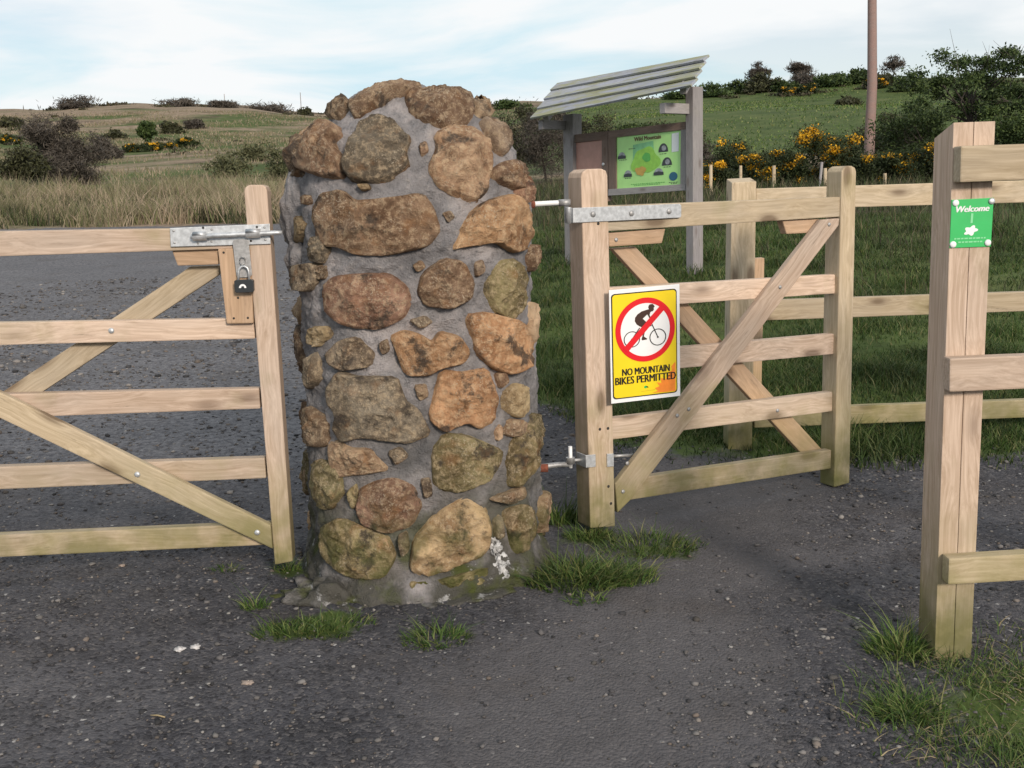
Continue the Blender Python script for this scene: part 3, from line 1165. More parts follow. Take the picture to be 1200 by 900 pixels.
theta_stone(-174, .80, .16, .19, .035, 'dark')
theta_stone(-176, .56, .15, .12, .02, 'brown')
theta_stone(-178, .35, .2, .16, .02, 'olive')
theta_stone(-25, 1.36, .13, .1, .05, 'pink')
theta_stone(-15, 1.12, .14, .1, .04, 'brown')
theta_stone(-20, .90, .12, .15, .025, 'tan')
theta_stone(-20, .5, .16, .16, .03, 'olive')
theta_stone(-12, .2, .2, .16, .03, 'tan')
# the sides and back
cols = list(STONES)
z = .12
row = 0
while z < 1.5:
    th = 0 + row * 9
    while th < 180:
        w = random.uniform(.14, .24)
        if -2 < th < 172:
            theta_stone(th + 8, z + random.uniform(-.02, .02), w, random.uniform(.11, .16), random.uniform(.035, .06), random.choice(cols))
        th += math.degrees((w + .05) / .43)
    z += .205
    row += 1


def lump(name, c, sx, sy, sz, mat, parent, seed=1, sub=3, amp=.35, freq=1.6):
    bm = bmesh.new()
    bmesh.ops.create_icosphere(bm, subdivisions=sub, radius=1)
    V = []
    for v in bm.verts:
        d = 1 + amp * fbm(v.co + Vector((seed, seed * 2.1, 0)), freq, 3)
        V.append(Vector(c) + Vector((v.co.x * sx * d, v.co.y * sy * d, v.co.z * sz * d)))
    Fc = [[q.index for q in f.verts] for f in bm.faces]
    bm.free()
    return mesh_obj(name, V, Fc, mat, parent, Matrix.Translation(Vector(c)), smooth=True)


lump('mortar_ridge', pil_theta(-163, 1.30) + Vector((.02, .02, 0)), .07, .09, .16, M_mortar, pillar, 31, 5, .22, 1.8)
lump('mortar_ridge', pil_theta(-160, 1.14) + Vector((.02, .0, 0)), .055, .06, .08, M_mortar, pillar, 37, 5, .25, 1.8)
c = pil_cast(585, 668)
lump('mortar_splash', c + Vector((.0, .012, -.01)), .040, .022, .06, M_splash, pillar, 3, 5, .5, 2.2)
lump('mortar_splash', pil_cast(580, 642) + Vector((0, .016, 0)), .020, .02, .03, M_splash, pillar, 5, 4, .7, 3)
lump('mortar_footing', pil_cast(398, 675) + Vector((-.02, .03, -.12)), .20, .14, .10, M_mortar, pillar, 8, 5, .5, 2.2)
lump('mortar_footing', pil_cast(520, 690) + Vector((0, .08, -.06)), .30, .16, .06, M_mortar, pillar, 6, 5, .4, 2.2)
lump('mortar_footing', pil_cast(440, 690) + Vector((-.02, .06, -.08)), .16, .12, .06, M_mortar, pillar, 11, 5, .45, 2.4)

# ------------------------------------------------------------------ left field gate
LP = Plane((-.85, 3.66, 0), (.05, -1, 0))
lg = thing('field_gate', LP.hit(330, 661), 'wide five bar timber field gate with steel slide bolt at the left of the pillar', 'gate')
board('latch_post', [(286, 224), (287.5, 219.5), (292, 216.5), (307, 216.5), (311.5, 219), (313, 224), (343, 658), (322, 662)], LP, .075, M_fresh, lg, .02)


def rail_left(yl0, yr0, xr0, yl1, yr1, xr1, off=0., th=.042, mat=None):
    s0 = (yr0 - yl0) / xr0
    s1 = (yr1 - yl1) / xr1
    XL = -430
    return board('rail', [(XL, yl0 + s0 * XL), (xr0, yr0), (xr1, yr1), (XL, yl1 + s1 * XL)], LP, th, mat or M_fresh, lg, off)


rail_left(271, 266.5, 288, 300.5, 291, 290, .018, .07)
rail_left(378, 373, 297, 404.5, 397, 299)
rail_left(462, 455, 303.5, 490, 479, 305)
rail_left(547, 536.5, 310, 573.5, 560.5, 312)
rail_left(627, 613.5, 316, 653, 638.5, 318)
board('diagonal_brace', [(-395, 266.5), (0, 460), (317, 615.5), (319.5, 643.5), (0, 490), (-420, 284)], LP, .03, M_yellow, lg, .033)
board('diagonal_brace', [(212, 320), (222, 312.5), (257, 311), (257, 322), (50, 459), (-215, 634), (-255, 634), (3, 459)], LP, .03, M_yellow, lg, -.044)
board('latch_block', [(201, 292.8), (256, 291.5), (256, 310), (208, 311.5)], LP, .04, M_orange, lg, -.001)
board('hasp_board', [(255, 291.5), (293, 290.5), (297, 379), (265.5, 379.5)], LP, .028, M_orange, lg, .026)
board('hanging_post', [(-470, 215), (-430, 215), (-425, 700), (-465, 702)], LP, .09, M_fresh, lg, .02)
for x, y, o_ in [(130.5, 387.5, 0), (161, 556, .033), (301.5, 624, .033), (-60, 387, 0)]:
    dome('bolt_head', x, y, LP, o_, .0105, M_galv, lg)
sb = board('slide_bolt', [(199, 267.3), (316, 262.2), (317, 286), (200, 289.3)], LP, .006, M_galv, lg, .0285, bevel=.0015)
tube('bolt_rod', [LP.hit(x, y, .046) for x, y in [(224, 277.4), (260, 275.6), (322, 272.8), (331, 272.4)]], [.0085, .0085, .0085, .0065], M_galv, sb)
for x0, x1, yy in [(226.5, 242, 277.0), (288.5, 305, 273.8)]:
    tube('bolt_keeper', [LP.hit(x0, yy, .043), LP.hit(x0 + .01, yy, .043), LP.hit(x1, yy - .7, .043)], .0155, M_galv, sb, seg=16)
board('hasp_plate', [(272.5, 284), (274, 281), (289, 280), (291.3, 283), (295.5, 322), (292, 325), (281, 325.3), (277, 323)], LP, .004, M_galvd, sb, .036, bevel=.001)
for x, y in [(203.5, 270.5), (204.5, 284.5), (238, 267), (248, 269), (248, 283), (301, 266), (310, 266.5), (311, 281), (294, 282.3), (232, 285)]:
    dome('screw', x, y, LP, .0285, .0042, M_dark if x in (238, 301, 294) else M_galvd, sb, .002)
for x, y in [(274, 373), (290.5, 372.5), (279, 349), (262, 296)]:
    dome('screw', x, y, LP, .026, .004, M_dark, lg, .002)
# staple that takes the padlock
st = [LP.hit(284 + 3.2 * math.cos(a), 305.5 + 4.5 * math.sin(a), .036 + .012 * abs(math.sin(a))) for a in np.linspace(-math.pi, math.pi, 17)]
tube('staple', st, .0022, M_galvd, sb, seg=8)

pk = thing('padlock', LP.hit(285, 342, .05), 'black bodied padlock with steel shackle hanging from the slide bolt', 'padlock')
board('lock_body', [(274.3, 329.5), (276, 328.2), (295, 327.6), (296.8, 329), (297.2, 341), (296, 342.6), (277, 343.2), (275.3, 342)], LP, .02, M_blackplastic, pk, .062, bevel=.0016)
sh = [(279.5, 330), (279.5, 319), (280.5, 315), (283.5, 312.3), (286.5, 312), (290, 314), (291.5, 318), (292.2, 330)]
tube('shackle', [LP.hit(x, y, .052) for x, y in sh], .0038, M_galv, pk, seg=10)
em = [(280 + 0, 337.5)] + [(284.3 + 4.3 * math.cos(a), 337.5 - 4.6 * math.sin(a)) for a in np.linspace(math.pi, 0, 11)]
board('emblem', em, LP, .001, M_white, pk, .0632, bevel=0)
board('emblem_bar', [(282.3, 337.6), (283.2, 335.4), (285.6, 335.3), (286.5, 337.5)], LP, .001, M_blackplastic, pk, .0638, bevel=0)

# ------------------------------------------------------------------ right hand gate
_a, _b = at_y(703, 612, 4.07), at_y(985, 566, 4.66)
gd = Vector((_b.x - _a.x, _b.y - _a.y, 0)).normalized()
GP = Plane(_a, (gd.y, -gd.x, 0))
rg = thing('bridle_gate', GP.hit(706, 617), 'narrow five bar timber gate carrying the yellow sign at the right of the pillar', 'gate')
board('hinge_post', [(681, 208), (682.5, 202), (688, 198), (705, 197.5), (710.5, 200), (712, 206), (721, 617), (692, 619)], GP, .098, M_fresh, rg, .02)
board('latch_post', [(986.5, 201), (989, 196.5), (993, 194.3), (998, 194.3), (1002, 196.5), (1003.5, 201), (995.5, 566), (977.5, 571)], GP, .09, M_yellow, rg, .02)
board('rail', [(711, 241), (985, 230.7), (985.5, 254), (711, 271)], GP, .07, M_yellow, rg, .012)
board('rail', [(712, 337.2), (979, 321.5), (979, 344), (712, 362)], GP, .042, M_fresh, rg, -.005)
board('rail', [(713, 414.5), (978, 391), (978, 415), (714, 439.5)], GP, .042, M_fresh, rg, -.005)
board('rail', [(716, 490.5), (976, 459), (976, 482), (716.5, 515.5)], GP, .042, M_fresh, rg, -.005)
board('rail', [(718, 564.5), (975, 527), (975, 549), (719, 589)], GP, .042, M_fresh, rg, -.005)
board('diagonal_brace', [(721, 567), (963, 257.5), (984, 255.8), (983, 264), (742, 583), (724, 601)], GP, .03, M_fresh, rg, .026)
board('diagonal_brace', [(717, 291), (745, 289), (963.5, 526.5), (938, 530)], GP, .03, M_orange, rg, -.05)
board('hinge_block', [(713, 273), (780, 267.5), (776, 285), (714, 289.3)], GP, .04, M_orange, rg, -.006)
board('latch_block', [(917, 258), (961, 256.3), (948, 273), (922, 274.3)], GP, .04, M_orange, rg, -.006)
sh_ = board('strap_hinge', [(672.5, 243.7), (682, 243.3), (796.5, 238.8), (798.5, 240.5), (798.5, 253.5), (797, 255), (682, 260.7), (673, 261)], GP, .005, M_galv, rg, .0265, bevel=.0012)
for x, y in [(695, 251), (740, 250), (784, 247.5)]:
    dome('bolt_head', x, y, GP, .0265, .0115, M_galvd, sh_)
# strap wraps the side of the post and ends in the barrel
p0 = GP.hit(673, 243.7, .0265)
p1 = GP.hit(673, 261, .0265)
dback = -GP.n * .062
v, f = prism([p0, p1, p1 + dback, p0 + dback], [q - gd * .005 for q in (p0, p1, p1 + dback, p0 + dback)])
mesh_obj('strap_return', v, f, M_galv, sh_, bevel=.001)
bt = GP.hit(666, 243, .0)
bb = GP.hit(666.5, 262, .0)
tube('hinge_barrel', [bt, bt + (bb - bt) * .02, bb], .0125, M_galv, sh_, seg=16)
for x, y in [(735, 543), (793.5, 487), (807, 479.5), (730, 576), (911, 481), (971.5, 263), (914, 336.5), (722, 281)]:
    dome('bolt_head', x, y, GP, {911: -.005, 722: -.006}.get(x, .026), .0085, M_galvd, rg)
for x, y in [(703, 503), (712.5, 502), (713, 570), (716, 590), (701, 262)]:
    dome('peg', x, y, GP, .02, .006, M_dark, rg, .002)
# lower hinge clamp
lh = board('hinge_clamp', [(688, 533.5), (698, 532.5), (698.3, 547), (688.5, 548)], GP, .006, M_galv, rg, .026, bevel=.0012)
board('clamp_plate', [(711.5, 532), (719.3, 531.5), (719.5, 546.5), (711.8, 547.3)], GP, .006, M_galv, lh, .026, bevel=.0012)
q0 = GP.hit(688, 533.5, .026)
q1 = GP.hit(688.4, 548, .026)
dback = -GP.n * .07
v, f = prism([q0, q1, q1 + dback, q0 + dback], [q - gd * .006 for q in (q0, q1, q1 + dback, q0 + dback)])
mesh_obj('clamp_side', v, f, M_galv, lh, bevel=.001)
tube('clamp_rod', [GP.hit(718, 534.5, -.02), GP.hit(742, 533.5, -.02)], .0065, M_galvd, lh)
ey = GP.hit(668.5, 539.5, -.02)
tube('clamp_stud', [GP.hit(686, 538.5, -.02), ey + Vector((.012, 0, 0))], .0065, M_galvd, lh)
tube('eye', [ey + Vector((0, 0, .012)), ey + Vector((0, 0, .0115)), ey - Vector((0, 0, .012))], .0175, M_galvd, lh, seg=16)

# pintles fixed in the pillar
pin = tube('hinge_pin', [pil_theta(6, ey.z + .006) + Vector((-.03, 0, 0)), ey + Vector((-.05, 0, -.016)), ey + Vector((.004, 0, -.016))], [.012, .010, .010], M_galvd, pillar)
tube('rusty_sleeve', [pil_theta(6, ey.z + .006) + Vector((-.03, 0, 0)), pil_theta(6, ey.z + .006) + Vector((.04, 0, 0))], .0155, M_rust, pin)
tube('pin_stub', [ey + Vector((0, 0, -.03)), ey + Vector((0, 0, .056))], .0078, M_white, pin)
tp = GP.hit(664, 238, -.02)
rt_ = pil_theta(4, tp.z)
pin2 = tube('hinge_pin', [rt_ + Vector((-.04, 0, 0)), tp + Vector((-.03, 0, .002)), tp + Vector((.012, 0, .002))], .0095, M_white, pillar)
tube('rusty_sleeve', [rt_ + Vector((-.04, 0, 0)), rt_ + (tp - rt_) * .15], .0145, M_rust, pin2)
tube('pin_collar', [tp + Vector((-.03, 0, .002)), tp + Vector((.014, 0, .002))], .013, M_galvd, pin2)

# ------------------------------------------------------------------ flat signs
class Quad:
    """sign surface with u to the right and v downwards, from its four corners (tl, tr, br, bl)"""
    def __init__(self, pts, n):
        self.p = [Vector(p) for p in pts]
        self.n = n

    def at(self, u, v, off=0.):
        a = self.p[0].lerp(self.p[1], u)
        b = self.p[3].lerp(self.p[2], u)
        return a.lerp(b, v) + self.n * off


def shape(name, q, poly, off, mat, parent, th=.0006):
    fr = [q.at(u, v, off) for u, v in poly]
    v, f = prism(fr, [p - q.n * th for p in fr])
    return mesh_obj(name, v, f, mat, parent)


def disc(name, q, cu, cv, ru, rv, off, mat, parent, a0=0, a1=2 * math.pi, n=40):
    full = abs(a1 - a0) > 6.2
    A = np.linspace(a0, a1, n, endpoint=not full)
    return shape(name, q, [(cu + ru * math.cos(a), cv - rv * math.sin(a)) for a in A], off, mat, parent)


def ring(name, q, cu, cv, ru, rv, k, off, mat, parent, n=64):
    V, Fc = [], []
    for i in range(n):
        a = 2 * math.pi * i / n
        for s in (1, k):
            V.append(q.at(cu + ru * s * math.cos(a), cv - rv * s * math.sin(a), off))
        for s in (1, k):
            V.append(q.at(cu + ru * s * math.cos(a), cv - rv * s * math.sin(a), off - .0006))
    for i in range(n):
        a, b = 4 * i, 4 * ((i + 1) % n)
        Fc += [(a, b, b + 1, a + 1), (a + 2, a + 3, b + 3, b + 2), (a, a + 2, b + 2, b), (a + 1, b + 1, b + 3, a + 3)]
    return mesh_obj(name, V, Fc, mat, parent)


def text(name, q, s, box, off, mat, parent, bold=.02, shear=0.0):
    cu = bpy.data.curves.new('tmp', 'FONT')
    cu.body = s
    cu.shear = shear
    cu.resolution_u = 3
    tmp = bpy.data.objects.new('tmp', cu)
    COL.objects.link(tmp)
    dg = bpy.context.evaluated_depsgraph_get()
    me = tmp.evaluated_get(dg).to_mesh()
    vs = [v.co.copy() for v in me.vertices]
    fs = [tuple(p.vertices) for p in me.polygons]
    tmp.evaluated_get(dg).to_mesh_clear()
    bpy.data.objects.remove(tmp)
    bpy.data.curves.remove(cu)
    x0, x1 = min(v.x for v in vs), max(v.x for v in vs)
    y0, y1 = min(v.y for v in vs), max(v.y for v in vs)
    u0, v0, u1, v1 = box
    W, FF = [], []
    kx = bold * (u1 - u0) / max(len(s), 1) * 2.6
    for i, dx in enumerate((-1, -.33, .33, 1)):
        k = len(W)
        W += [q.at(u0 + (v.x - x0) / (x1 - x0) * (u1 - u0) + dx * kx, v1 - (v.y - y0) / (y1 - y0) * (v1 - v0), off + i * .00015) for v in vs]
        FF += [tuple(j + k for j in f) for f in fs]
    return mesh_obj(name, W, FF, mat, parent)


# --- yellow prohibition sign on the gate
SO = .062
ys = [GP.hit(x, y, SO) for x, y in [(713.8, 340.2), (796.3, 332.8), (797.2, 463.8), (716.5, 473.2)]]
YQ = Quad(ys, GP.n)
sg = thing('prohibition_sign', YQ.at(.5, 1), 'yellow sign with red ring and cyclist reading NO MOUNTAIN BIKES PERMITTED', 'sign')
v, f = prism(ys, [p - GP.n * .004 for p in ys])
mesh_obj('backing_plate', v, f, M_white, sg, bevel=.0008)


def yc(x, y):
    """pixel of the enlarged sign picture to sign coordinates"""
    u = (x - (84 + (y - 90) * .02)) / 496.0
    top = 92 - .094 * (x - 84)
    bot = 892 - .114 * (x - 100)
    return u, (y - top) / (bot - top)


def rrect(u0, v0, u1, v1, ru, rv, n=6):
    P = []
    for cu, cv, a in ((u1 - ru, v0 + rv, 0), (u0 + ru, v0 + rv, 90), (u0 + ru, v1 - rv, 180), (u1 - ru, v1 - rv, 270)):
        for k in range(n + 1):
            t = R(a + 90 * k / n)
            P.append((cu + ru * math.cos(t), cv - rv * math.sin(t)))
    return P


shape('black_border', YQ, rrect(.022, .036, .955, .965, .05, .03), .0012, M_black, sg)
shape('yellow_panel', YQ, rrect(.036, .046, .940, .955, .045, .027), .0022, M_yellowp, sg)
cu_, cv_ = .493, .372
RU, RV = .425, .282
fl = [yc(*p) for p in [(385, 812), (428, 800), (405, 780), (440, 765), (418, 738), (452, 742), (447, 706), (480, 716), (505, 690), (510, 660), (528, 655), (524, 622), (553, 590), (556, 800), (470, 815)]]
shape('flame_patch', YQ, [(min(u, .935), min(w, .948)) for u, w in fl], .0030, M_orangep, sg)
disc('white_disc', YQ, cu_, cv_, RU * .93, RV * .93, .0030, M_white, sg, n=64)
ring('red_ring', YQ, cu_, cv_, RU, RV, .83, .0040, M_red, sg)
rider = [(355, 197), (363, 188), (383, 185), (394, 196), (398, 205), (390, 210), (392, 224), (384, 236), (371, 239), (366, 246), (362, 262), (372, 290), (367, 296), (352, 268),
         (345, 258), (331, 272), (313, 288), (322, 296), (346, 318), (350, 330), (345, 344), (330, 376), (322, 412), (346, 428), (344, 434), (310, 440), (306, 432), (313, 410), (314, 370), (318, 350),
         (298, 345), (272, 330), (258, 306), (260, 282), (277, 258), (305, 238), (340, 226), (357, 222), (352, 210)]
shape('rider_figure', YQ, [yc(*p) for p in rider], .0040, M_brownp, sg)
for cx_, cy_, r_ in ((238, 434, 57), (422, 416, 60)):
    a, b = yc(cx_, cy_)
    ring('bike_wheel', YQ, a, b, r_ / 496, r_ / 800, .90, .0045, M_black, sg, 40)
    disc('bike_hub', YQ, a, b, .013, .0085, .0045, M_black, sg, n=12)


def bar(name, pts, w, off, mat):
    (x0, y0), (x1, y1) = pts
    L = math.hypot(x1 - x0, y1 - y0)
    nx, ny = -(y1 - y0) / L * w / 2, (x1 - x0) / L * w / 2
    return shape(name, YQ, [yc(x0 + nx, y0 + ny), yc(x1 + nx, y1 + ny), yc(x1 - nx, y1 - ny), yc(x0 - nx, y0 - ny)], off, mat, sg)


bar('bike_fork', ((378, 325), (422, 416)), 6, .0046, M_black)
bar('bike_stay', ((292, 352), (238, 434)), 6, .0046, M_black)
bar('bike_frame', ((300, 358), (376, 335)), 6, .0047, M_black)
bar('red_slash', ((462, 196), (192, 512)), 40, .0055, M_red)
TQ = YQ
a0, b0 = yc(160, 640)
text('wording', YQ, 'NO MOUNTAIN', (.155, .700, .835, .762), .0036, M_black, sg, .026)
text('wording', YQ, 'BIKES PERMITTED', (.055, .772, .925, .838), .0040, M_black, sg, .026)
disc('small_emblem', YQ, .485, .883, .022, .012, .0030, M_greens, sg, n=14)
shape('small_emblem_leaf', YQ, [(.49, .873), (.515, .878), (.525, .893), (.505, .888)], .0036, M_black, sg)
shape('credit_line', YQ, [(.42, .918), (.62, .914), (.62, .917), (.42, .921)], .0028, simple('sign_ochre', (.45, .3, .02), .5), sg)

# ------------------------------------------------------------------ near right fence with the welcome plate
NP = Plane((1.19, 2.86, 0), (0, -1, 0))
nf = thing('post_and_rail_fence', NP.hit(1115, 786), 'near timber fence end with square post and three rails at the right edge', 'fence', 'post and rail fences of the gateway')
NPO = .0
front = [(1117.5, 143.5), (1166.5, 141.8), (1138, 779), (1095, 790)]


def split_post(poly, plane, th, mat, parent, drop):
    """square post with a drying crack down its face and a top that slopes back"""
    tl, tr, br, bl = [plane.hit(x, y) for x, y in poly]
    V, Fc = [], []
    mt, mb = tl.lerp(tr, .49), bl.lerp(br, .52)
    cr = .0007
    back = -plane.n * th
    zt = Vector((0, 0, -drop))
    e = (tr - tl).normalized()
    for a, b, c_, d in ((tl, mt - e * cr, mb - e * cr, bl), (mt + e * cr, tr, br, mb + e * cr)):
        k = len(V)
        g = Vector((0, 0, -.12))
        V += [a, b, c_ + g, d + g, a + back + zt, b + back + zt, c_ + back + g, d + back + g]
        Fc += [(k, k + 1, k + 2, k + 3), (k + 7, k + 6, k + 5, k + 4), (k, k + 4, k + 5, k + 1), (k + 1, k + 5, k + 6, k + 2), (k + 2, k + 6, k + 7, k + 3), (k + 3, k + 7, k + 4, k)]
    fr = frame_of([tl, tr, br, bl], plane.n)
    return mesh_obj('post', V, Fc, mat, parent, fr, bevel=.0018)


split_post(front, NP, .125, M_fresh, nf, .035)
board('rail', [(1126, 171), (1700, 152), (1700, 192), (1125, 213.8)], NP, .047, M_yellow, nf, .048)
board('rail', [(1113, 420.3), (1700, 397), (1700, 435), (1112.5, 459.5)], NP, .047, M_fresh, nf, .048)
board('rail', [(1112, 655), (1700, 620), (1700, 652), (1111, 685.5)], NP, .047, M_yellow, nf, .048)
board('post', [(1590, 128), (1640, 126), (1600, 790), (1560, 792)], NP, .125, M_fresh, nf, 0)
wq = [NP.hit(x, y, .004) for x, y in [(1115.3, 234.2), (1164.6, 231.6), (1161.2, 288.8), (1112.8, 290.6)]]
WQ = Quad(wq, NP.n)
wt = thing('welcome_plate', WQ.at(.5, 1), 'small green plate reading Welcome screwed to the near fence post', 'sign')
v, f = prism(wq, [p - NP.n * .003 for p in wq])
mesh_obj('plate', v, f, M_greens, wt, bevel=.0006)
text('wording', WQ, 'Welcome', (.115, .14, .9, .265), .0008, M_white, wt, .03, .25)
shape('upright_line', WQ, [(.475, .3), (.53, .3), (.525, .5), (.47, .5)], .0008, M_greenl, wt)
lobes = []
for k in range(48):
    a = 2 * math.pi * k / 48
    q = 1 + .22 * math.cos(5 * a + .6)
    lobes.append((.49 + .145 * q * math.cos(a), .655 - .09 * q * math.sin(a) - .02 * math.cos(a)))
shape('leaf_emblem', WQ, lobes, .0008, M_white, wt)
for v0, u0, u1 in ((.80, .1, .87), (.875, .2, .78)):
    u = u0
    while u < u1:
        w = random.uniform(.04, .1)
        shape('small_print', WQ, [(u, v0), (min(u + w, u1), v0 - .002), (min(u + w, u1), v0 + .028), (u, v0 + .03)], .0008, M_greenl, wt)
        u += w + .018
for u, v_ in ((.10, .07), (.955, .07), (.08, .93), (.92, .92)):
    pp = WQ.at(u, v_)
    k = len(wt.children)
    cpx = (pp - CAM)
    sx = CX + F * cpx.dot(RT) / cpx.dot(fw)
    sy = CY - F * cpx.dot(UP) / cpx.dot(fw)
    dome('screw_cap', sx, sy, NP, .005, .0088, M_galv if u > .95 else M_white, wt, .004)

# ------------------------------------------------------------------ rear fence of the gateway
BP = Plane((1.1, 5.32, 0), (0, -1, 0))
bf = thing('post_and_rail_fence', BP.hit(868, 536), 'rear timber fence with three long rails behind the narrow gate', 'fence', 'post and rail fences of the gateway')
fr = [BP.hit(x, y) for x, y in [(857.5, 214), (886.5, 212.5), (881, 545), (853, 546)]]
bk = [p + Vector((0, .13, .02 if i < 2 else 0)) for i, p in enumerate(fr)]
v, f = prism(fr, bk)
mesh_obj('post', v, f, M_yellow, bf, frame_of(fr, BP.n), bevel=.005)
board('rail', [(886, 221), (1500, 202), (1500, 229), (886, 246)], BP, .05, M_yellow, bf, -.02)
board('rail', [(885, 352.5), (1500, 332), (1500, 354), (885, 376)], BP, .05, M_yellow, bf, -.02)
board('rail', [(884, 480), (1500, 458), (1500, 478), (884, 501.5)], BP, .05, M_yellow, bf, -.02)
board('post', [(1420, 196), (1452, 195), (1444, 545), (1413, 546)], BP, .13, M_yellow, bf, -.075)
B2 = Plane((1.2, 5.9, 0), (0, -1, 0))
sp_ = board('timber_stake', [(883.5, 303), (896, 302.2), (891.5, 500), (880, 500)], B2, .07, M_orange, None, 0)
tag(sp_, 'short orange timber stake close behind the rear fence post', 'stake')

# ------------------------------------------------------------------ information shelter
kd_ = Vector((-.605, .796, 0)).normalized()       # along the board, away from us
kn = Vector((-.796, -.605, 0)).normalized()       # the way it faces
kr = at_y(808, 300, 12.0)
KP = Plane((kr.x, kr.y, 0), kn)
base = KP.hit(740, 312)
kb = thing('information_shelter', (base.x, base.y, gz(base.x, base.y)), 'weathered timber notice shelter with sloping plank roof and green map panel', 'notice board')
board('post', [(803, 104), (812, 101), (812.5, 322), (804, 323)], KP, .16, M_greywood, kb, .05, bevel=.008)
board('post', [(659.5, 135), (671, 133), (672.5, 318), (662, 319)], KP, .15, M_greywood, kb, .05, bevel=.008)
# dark frame timbers
board('frame_timber', [(671, 158), (712, 153.5), (712, 163), (671, 167.5)], KP, .07, M_brownwood, kb, .02)
board('frame_timber', [(705, 162), (712, 161), (712, 236), (705, 237)], KP, .07, M_brownwood, kb, .018)
board('frame_timber', [(671, 206), (705.5, 203), (705.5, 213), (671, 216)], KP, .07, M_brownwood, kb, .019)
board('frame_timber', [(712.5, 153.5), (803, 142.5), (803, 151.8), (712.5, 162)], KP, .07, M_brownwood, kb, .02)
board('frame_timber', [(712.5, 221.8), (803, 215.5), (803, 223.2), (712.5, 229.5)], KP, .07, M_greywood, kb, .02)
board('frame_timber', [(712.5, 161), (721.5, 160), (722, 222), (713, 222.8)], KP, .07, M_brownwood, kb, .018)
board('frame_timber', [(797.5, 152), (803.5, 151.3), (803.5, 216), (797, 216.3)], KP, .07, M_greywood, kb, .018)
board('notice_door', [(670, 166), (706, 161), (706, 205), (670, 208)], KP, .03, M_pink, kb, -.005)
dome('door_lock', 707, 192.5, KP, .018, .022, M_galv, kb)
mq = [KP.hit(x, y, .0) for x, y in [(720.5, 160.5), (798.5, 151), (798, 217.5), (721, 223)]]
v, f = prism(mq, [p - kn * .02 for p in mq])
mp = mesh_obj('map_panel', v, f, M_map, kb)
MQ = Quad([KP.hit(x, y, .0) for x, y in [(721.8, 161.2), (797, 152.3), (796.7, 216.2), (722, 221.3)]], kn)


def mblob(cu, cv, ru, rv, n, amp, seed):
    rr = random.Random(seed)
    ph = [rr.uniform(0, 6) for _ in range(4)]
    P = []
    for k in range(n):
        a = 2 * math.pi * k / n
        q = 1 + amp * (math.sin(2 * a + ph[0]) * .4 + math.sin(3 * a + ph[1]) * .4 + math.sin(5 * a + ph[2]) * .35)
        P.append((cu + ru * q * math.cos(a), cv - rv * q * math.sin(a)))
    return P


shape('map_sea', MQ, [(.28, .18), (.60, .14), (.62, .55), (.28, .62)], .002, M_mapteal, mp)
shape('map_land', MQ, mblob(.48, .50, .20, .26, 30, .25, 3), .004, M_mapg1, mp)
shape('map_woods', MQ, mblob(.50, .44, .065, .085, 24, .15, 5), .006, M_mapg2, mp)
shape('map_moor', MQ, mblob(.405, .69, .075, .095, 24, .3, 8), .006, M_mapo, mp)
text('title', MQ, 'Wild Mountain', (.30, .035, .715, .115), .003, M_titler, mp, .03)


def arch(cu, cv, w, h, mat, nm):
    P = [(cu - w / 2, cv + h / 2)] + [(cu + w / 2 * math.cos(a), cv + h / 2 - h * math.sin(a)) for a in np.linspace(math.pi, 0, 14)]
    shape(nm, MQ, P, .004, mat, mp)


for cu, cv, w, h, kind in ((.10, .36, .13, .13, 0), (.20, .72, .13, .13, 0), (.755, .29, .145, .16, 1), (.81, .55, .15, .15, 1), (.685, .73, .15, .13, 2)):
    arch(cu, cv, w, h, M_mapgrey if kind != 1 else M_mapdark, 'map_picture')
    if kind == 1:
        disc('picture_detail', MQ, cu + .01, cv + .01, .035, .05, .006, M_mapgrey, mp, n=16)
    else:
        shape('picture_detail', MQ, [(cu - w / 2, cv + h * .1), (cu, cv - h * .05), (cu + w / 2, cv + h * .1), (cu + w / 2, cv + h / 2), (cu - w / 2, cv + h / 2)], .006, M_mapdark, mp)
disc('blue_badge', MQ, .905, .84, .062, .082, .004, M_mapblue, mp, n=28)
shape('pinned_paper', MQ, [(.88, .05), (.985, .04), (.985, .385), (.88, .39)], .003, M_paper, mp)
for v0, u0, u1 in ((.93, .25, .78), (.955, .3, .7), (.945, .84, .96), (.97, .87, .94), (.245, .21, .29), (.445, .06, .15), (.805, .15, .25), (.40, .70, .80), (.65, .76, .86)):
    u = u0
    while u < u1:
        w = random.uniform(.015, .035)
        shape('map_lettering', MQ, [(u, v0), (u + w, v0 - .002), (u + w, v0 + .009), (u, v0 + .011)], .003, M_mapg2 if v0 > .9 and u0 < .8 else M_mapdark, mp)
        u += w + .01
# rafters and roof
KF = Plane(KP.p + kn * .50, kn)
KB = Plane(KP.p - kn * .22, kn)


def beam(name, a, b, w, h, mat, parent):
    """square beam from a to b"""
    d = (b - a).normalized()
    s = d.cross(Vector((0, 0, 1))).normalized() * w / 2
    t = s.cross(d).normalized() * h / 2
    v, f = prism([a + s + t, a - s + t, a - s - t, a + s - t], [b + s + t, b - s + t, b - s - t, b + s - t])
    M = frame_of([a + s, b + s, b - s, a - s], (s.cross(d)).normalized())
    return mesh_obj(name, v, f, mat, parent, M, bevel=.006)


